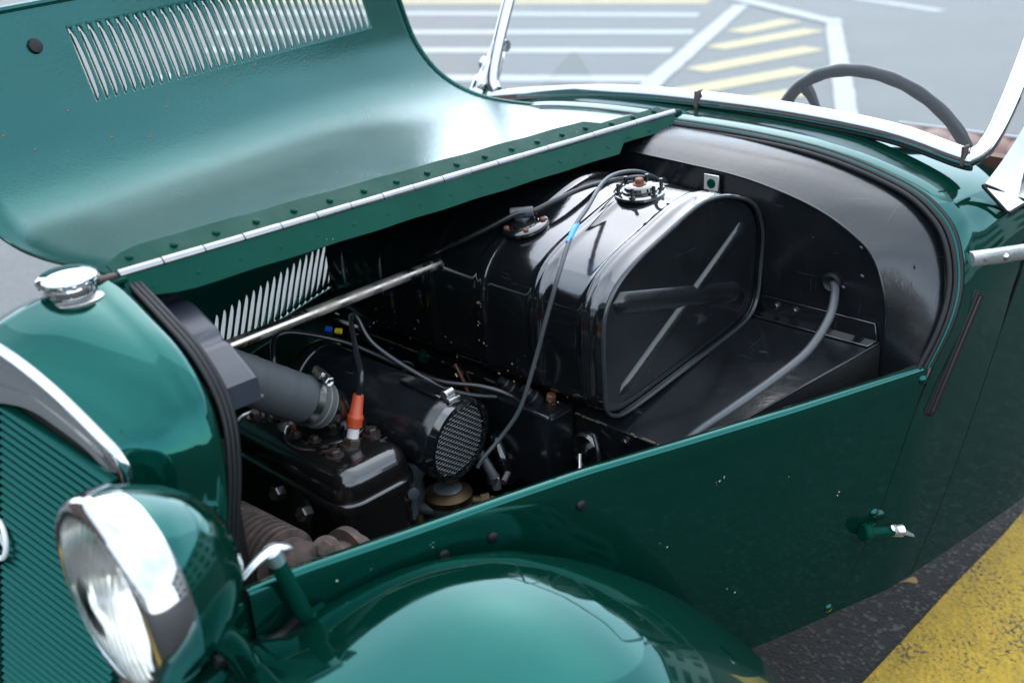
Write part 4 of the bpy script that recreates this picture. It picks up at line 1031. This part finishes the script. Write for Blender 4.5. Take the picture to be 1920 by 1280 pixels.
# near stanchion: flared chrome foot on the scuttle side running up to the post
def stanchion(sg):
    A_ = [V(1.130, sg*.552, 1.004), V(1.150, sg*.592, .958), V(1.195, sg*.604, .968)]
    top = [V(1.245, sg*.572, 1.118), V(1.252, sg*.594, 1.106), V(1.268, sg*.590, 1.118)]
    rows = []
    for k in range(15):
        t = k/14; e = t**.55
        a = [A_[i].lerp(top[i], t)+ (V(.012, -sg*.004, 0)*math.sin(math.pi*t)) for i in range(3)]
        cnt = (a[0]+a[1]+a[2])/3; sc_ = 1-.45*math.sin(math.pi*min(1, t*1.1)*.5)*.9
        a = [cnt+(q-cnt)*sc_ for q in a]
        loop = []
        for i in range(3):
            p, q = a[i], a[(i+1) % 3]
            for s_ in (.08, .36, .64, .92): loop.append(p.lerp(q, s_))
        rows.append(loop)
    o = B().grid(rows, closed=True).add(rows[0], [tuple(range(12))]).add(rows[-1], [tuple(range(12))]).build('stanchion', 'chrome', ws, ang=45)
    B().tube([q for q in rows[0]]+[rows[0][0]], .0028, 6).build('foot_gasket', 'rubber', o)
    B().lathe((1.252, sg*.590, 1.112), (0, sg, 0), [(-.01, .013), (.008, .013), (.014, .010), (.016, .001)], 20).build('pivot_knob', 'chrome', o, ang=50)
    return o
stanchion(-1); stanchion(1)
B().tube(cr([(1.205, .560, 1.125), (1.178, .566, 1.075), (1.158, .574, 1.035), (1.140, .585, .985)], 5), [.013]*4+[.016]*4+[.022]*4+[.030]*4, 16).build('post_foot', 'chrome', ws)
B().tube([(1.20, .566, 1.075), (1.195, .602, 1.082)], [.010, .014], 14).build('clamp_knob', 'chrome', ws)

# ================================================================== cockpit
sw = empty('steering_wheel', (0, 0, 0), car); sw['label'] = 'dark blue-grey three spoke steering wheel'
sc_c = V(1.355, -.26, .955); ti = rad(25); nrm = V(math.cos(ti), 0, math.sin(ti)); e1_ = V(0, 1, 0); e2_ = nrm.cross(e1_)
rp_ = []; rr_ = []
for k in range(193):
    q = 2*math.pi*k/192; rp_.append(sc_c+(e1_*math.cos(q)+e2_*math.sin(q))*.190); rr_.append(.0115+.0005*math.sin(24*q))
B().tube(rp_, rr_, 14, cap=False).build('rim', 'wheel_plastic', sw, ang=80)
for q in (rad(-52), rad(90), rad(152)):
    dv = e1_*math.cos(q)-e2_*math.sin(q); B().tube([sc_c-nrm*.03+dv*.02, sc_c-nrm*.02+dv*.13, sc_c-nrm*.004+dv*.165, sc_c+dv*.188], [.006, .006, .010, .014], 10).build('spoke', 'wheel_plastic', sw)
B().lathe(sc_c-nrm*.05, nrm, [(0, .03), (.03, .04), (.045, .03), (.05, .001)], 24).build('hub', 'wheel_plastic', sw)
B().tube([sc_c-nrm*.04, sc_c-nrm*.55], .018, 14).build('steering_column', 'black_satin', sw)
B().grid([[V(1.25+.10*t, y, 1.03-.22*t-.02*abs(y)) for y in (-.56, -.3, 0, .3, .56)] for t in (0, .3, .7, 1)]).build('dashboard', 'leather', car, solid=.01)
B().grid([[V(x, y, .40) for y in (-.5, .5)] for x in (1.0, 2.4)]).build('cockpit_floor', 'black_dull', car, smooth=False)
B().grid([[V(2.29, y, z) for y in (-.62, .62)] for z in (.35, .66)]).build('rear_panel', 'green_paint', car, smooth=False, solid=.01)
def seat(y0, y1, label):
    s = empty('seat', (0, 0, 0), car); s['label'] = label
    nfl = 7
    for k in range(nfl):
        ya = y0+(y1-y0)*k/nfl; yb = y0+(y1-y0)*(k+1)/nfl; ym = (ya+yb)/2; hw = (yb-ya)/2
        rows = []
        for (x, z) in [(1.80, .48), (1.83, .60), (1.86, .72), (1.885, .815), (1.905, .86), (1.935, .875), (1.965, .86), (1.97, .78), (1.96, .48)]:
            rows.append([V(x-.012*math.sin(math.pi*t) if x < 1.93 else x, ya+(yb-ya)*t, z+.006*math.sin(math.pi*t)) for t in (0, .2, .5, .8, 1)])
        B().grid(rows).build('backrest_flute', 'leather', s, ang=60)
    B().tube([(1.94, y0, .879), (1.94, y1, .879)], .005, 10).build('top_piping', 'piping', s)
    rows = [[V(x, y, z) for y in (y0, (y0+y1)/2, y1)] for x, z in [(1.80, .50), (1.6, .55), (1.40, .56), (1.36, .53), (1.36, .42)]]
    B().grid(rows).build('cushion', 'leather', s)
seat(-.50, -.03, 'brown leather seat behind the steering wheel'); seat(.03, .50, 'brown leather passenger seat on the far side')
# padded cockpit edge with bright trim on the near door
t = [V(x, -side_y(x, .765)+.02, .945+.02*math.exp(-((x-1.22)/.06)**2)) for x in [1.20+.06*i for i in range(19)]]
B().tube(t, .008, 10).build('cockpit_trim', 'chrome', door)
B().grid([[V(p.x, p.y+.022, p.z-.005), V(p.x, p.y+.030, p.z-.02), V(p.x, p.y+.034, .5)] for p in t]).build('door_lining', 'leather', door)

# ================================================================== loose things and surroundings
lf = []
for k in range(14):
    q = 2*math.pi*k/14; lf.append(V(.017*math.cos(q)*(1.25 if k in (0, 1) else 1), .011*math.sin(q)+.002*math.sin(3*q), .004+.004*math.sin(q*2)))
le = B().add(lf+[V(0, 0, .008)], [(k, (k+1) % 14, 14) for k in range(14)]).tube([(.018, 0, .004), (.032, .003, .008)], .0008, 5).build('dry_leaf', 'dry_leaf', None, solid=.0006)
le.location = (1.443, -.387, .010); le.rotation_euler = (0.25, .1, 2.4)
tag(le, 'small dry brown leaf lying on the asphalt beside the yellow line', 'leaf')

def building(name, x0, x1, y0, y1, h, nwx, floors, label, front):
    """pale block behind the photographer; seen mirrored in the wing and headlamp rim; the brick one is added to darken reflections"""
    bld = empty(name, ((x0+x1)/2, (y0+y1)/2, 0)); tag(bld, label, 'building')
    c_ = V((x0+x1)/2, (y0+y1)/2, 0)
    B().box((0, 0, h/2), (x1-x0, y1-y0, h)).build('wall', 'wall_render', bld, smooth=False)
    B().box((0, 0, h+.25), (x1-x0+.8, y1-y0+.8, .5)).build('roof', 'roof_grey', bld, smooth=False)
    fy = (y1-y0)/2*front
    for f_ in range(floors):
        for k in range(nwx):
            xx = -(x1-x0)/2+(k+.5)*(x1-x0)/nwx; zz = (f_+.55)*h/floors
            wn = B().box((xx, fy+.03*front, zz), ((x1-x0)/nwx*.62, .10, h/floors*.5)).build('window', 'roof_grey', bld, smooth=False)
            B().box((xx, fy+.09*front, zz), ((x1-x0)/nwx*.54, .03, h/floors*.43)).build('pane', 'window_dark', wn, smooth=False)
    return bld
bl_ = building('apartment_block', -16, 16, -5, 5, 10, 6, 3, 'pale three storey block mirrored in the right of the front wing', 1)
bl_.location = (29, -15, 0); bl_.rotation_euler = (0, 0, rad(62))
bw = building('low_building', -20, 20, -4, 4, 8, 6, 2, 'long low building mirrored in the headlamp rim', 1)
bw.location = (-27, -6, 0); bw.rotation_euler = (0, 0, rad(-78))
bn = building('added_brick_block', -13, 13, -4, 4, 12, 5, 4, 'added dark brick four storey block out of view, darkening the windscreen reflection', 1)
bn.location = (-15, 21, 0); bn.rotation_euler = (0, 0, rad(-145))  # unseen block added so the windscreen mirrors a dark wall instead of sky
for ch in bn.children:
    if ch.name.startswith('wall'): ch.data.materials[0] = MATS['added_brick_wall']
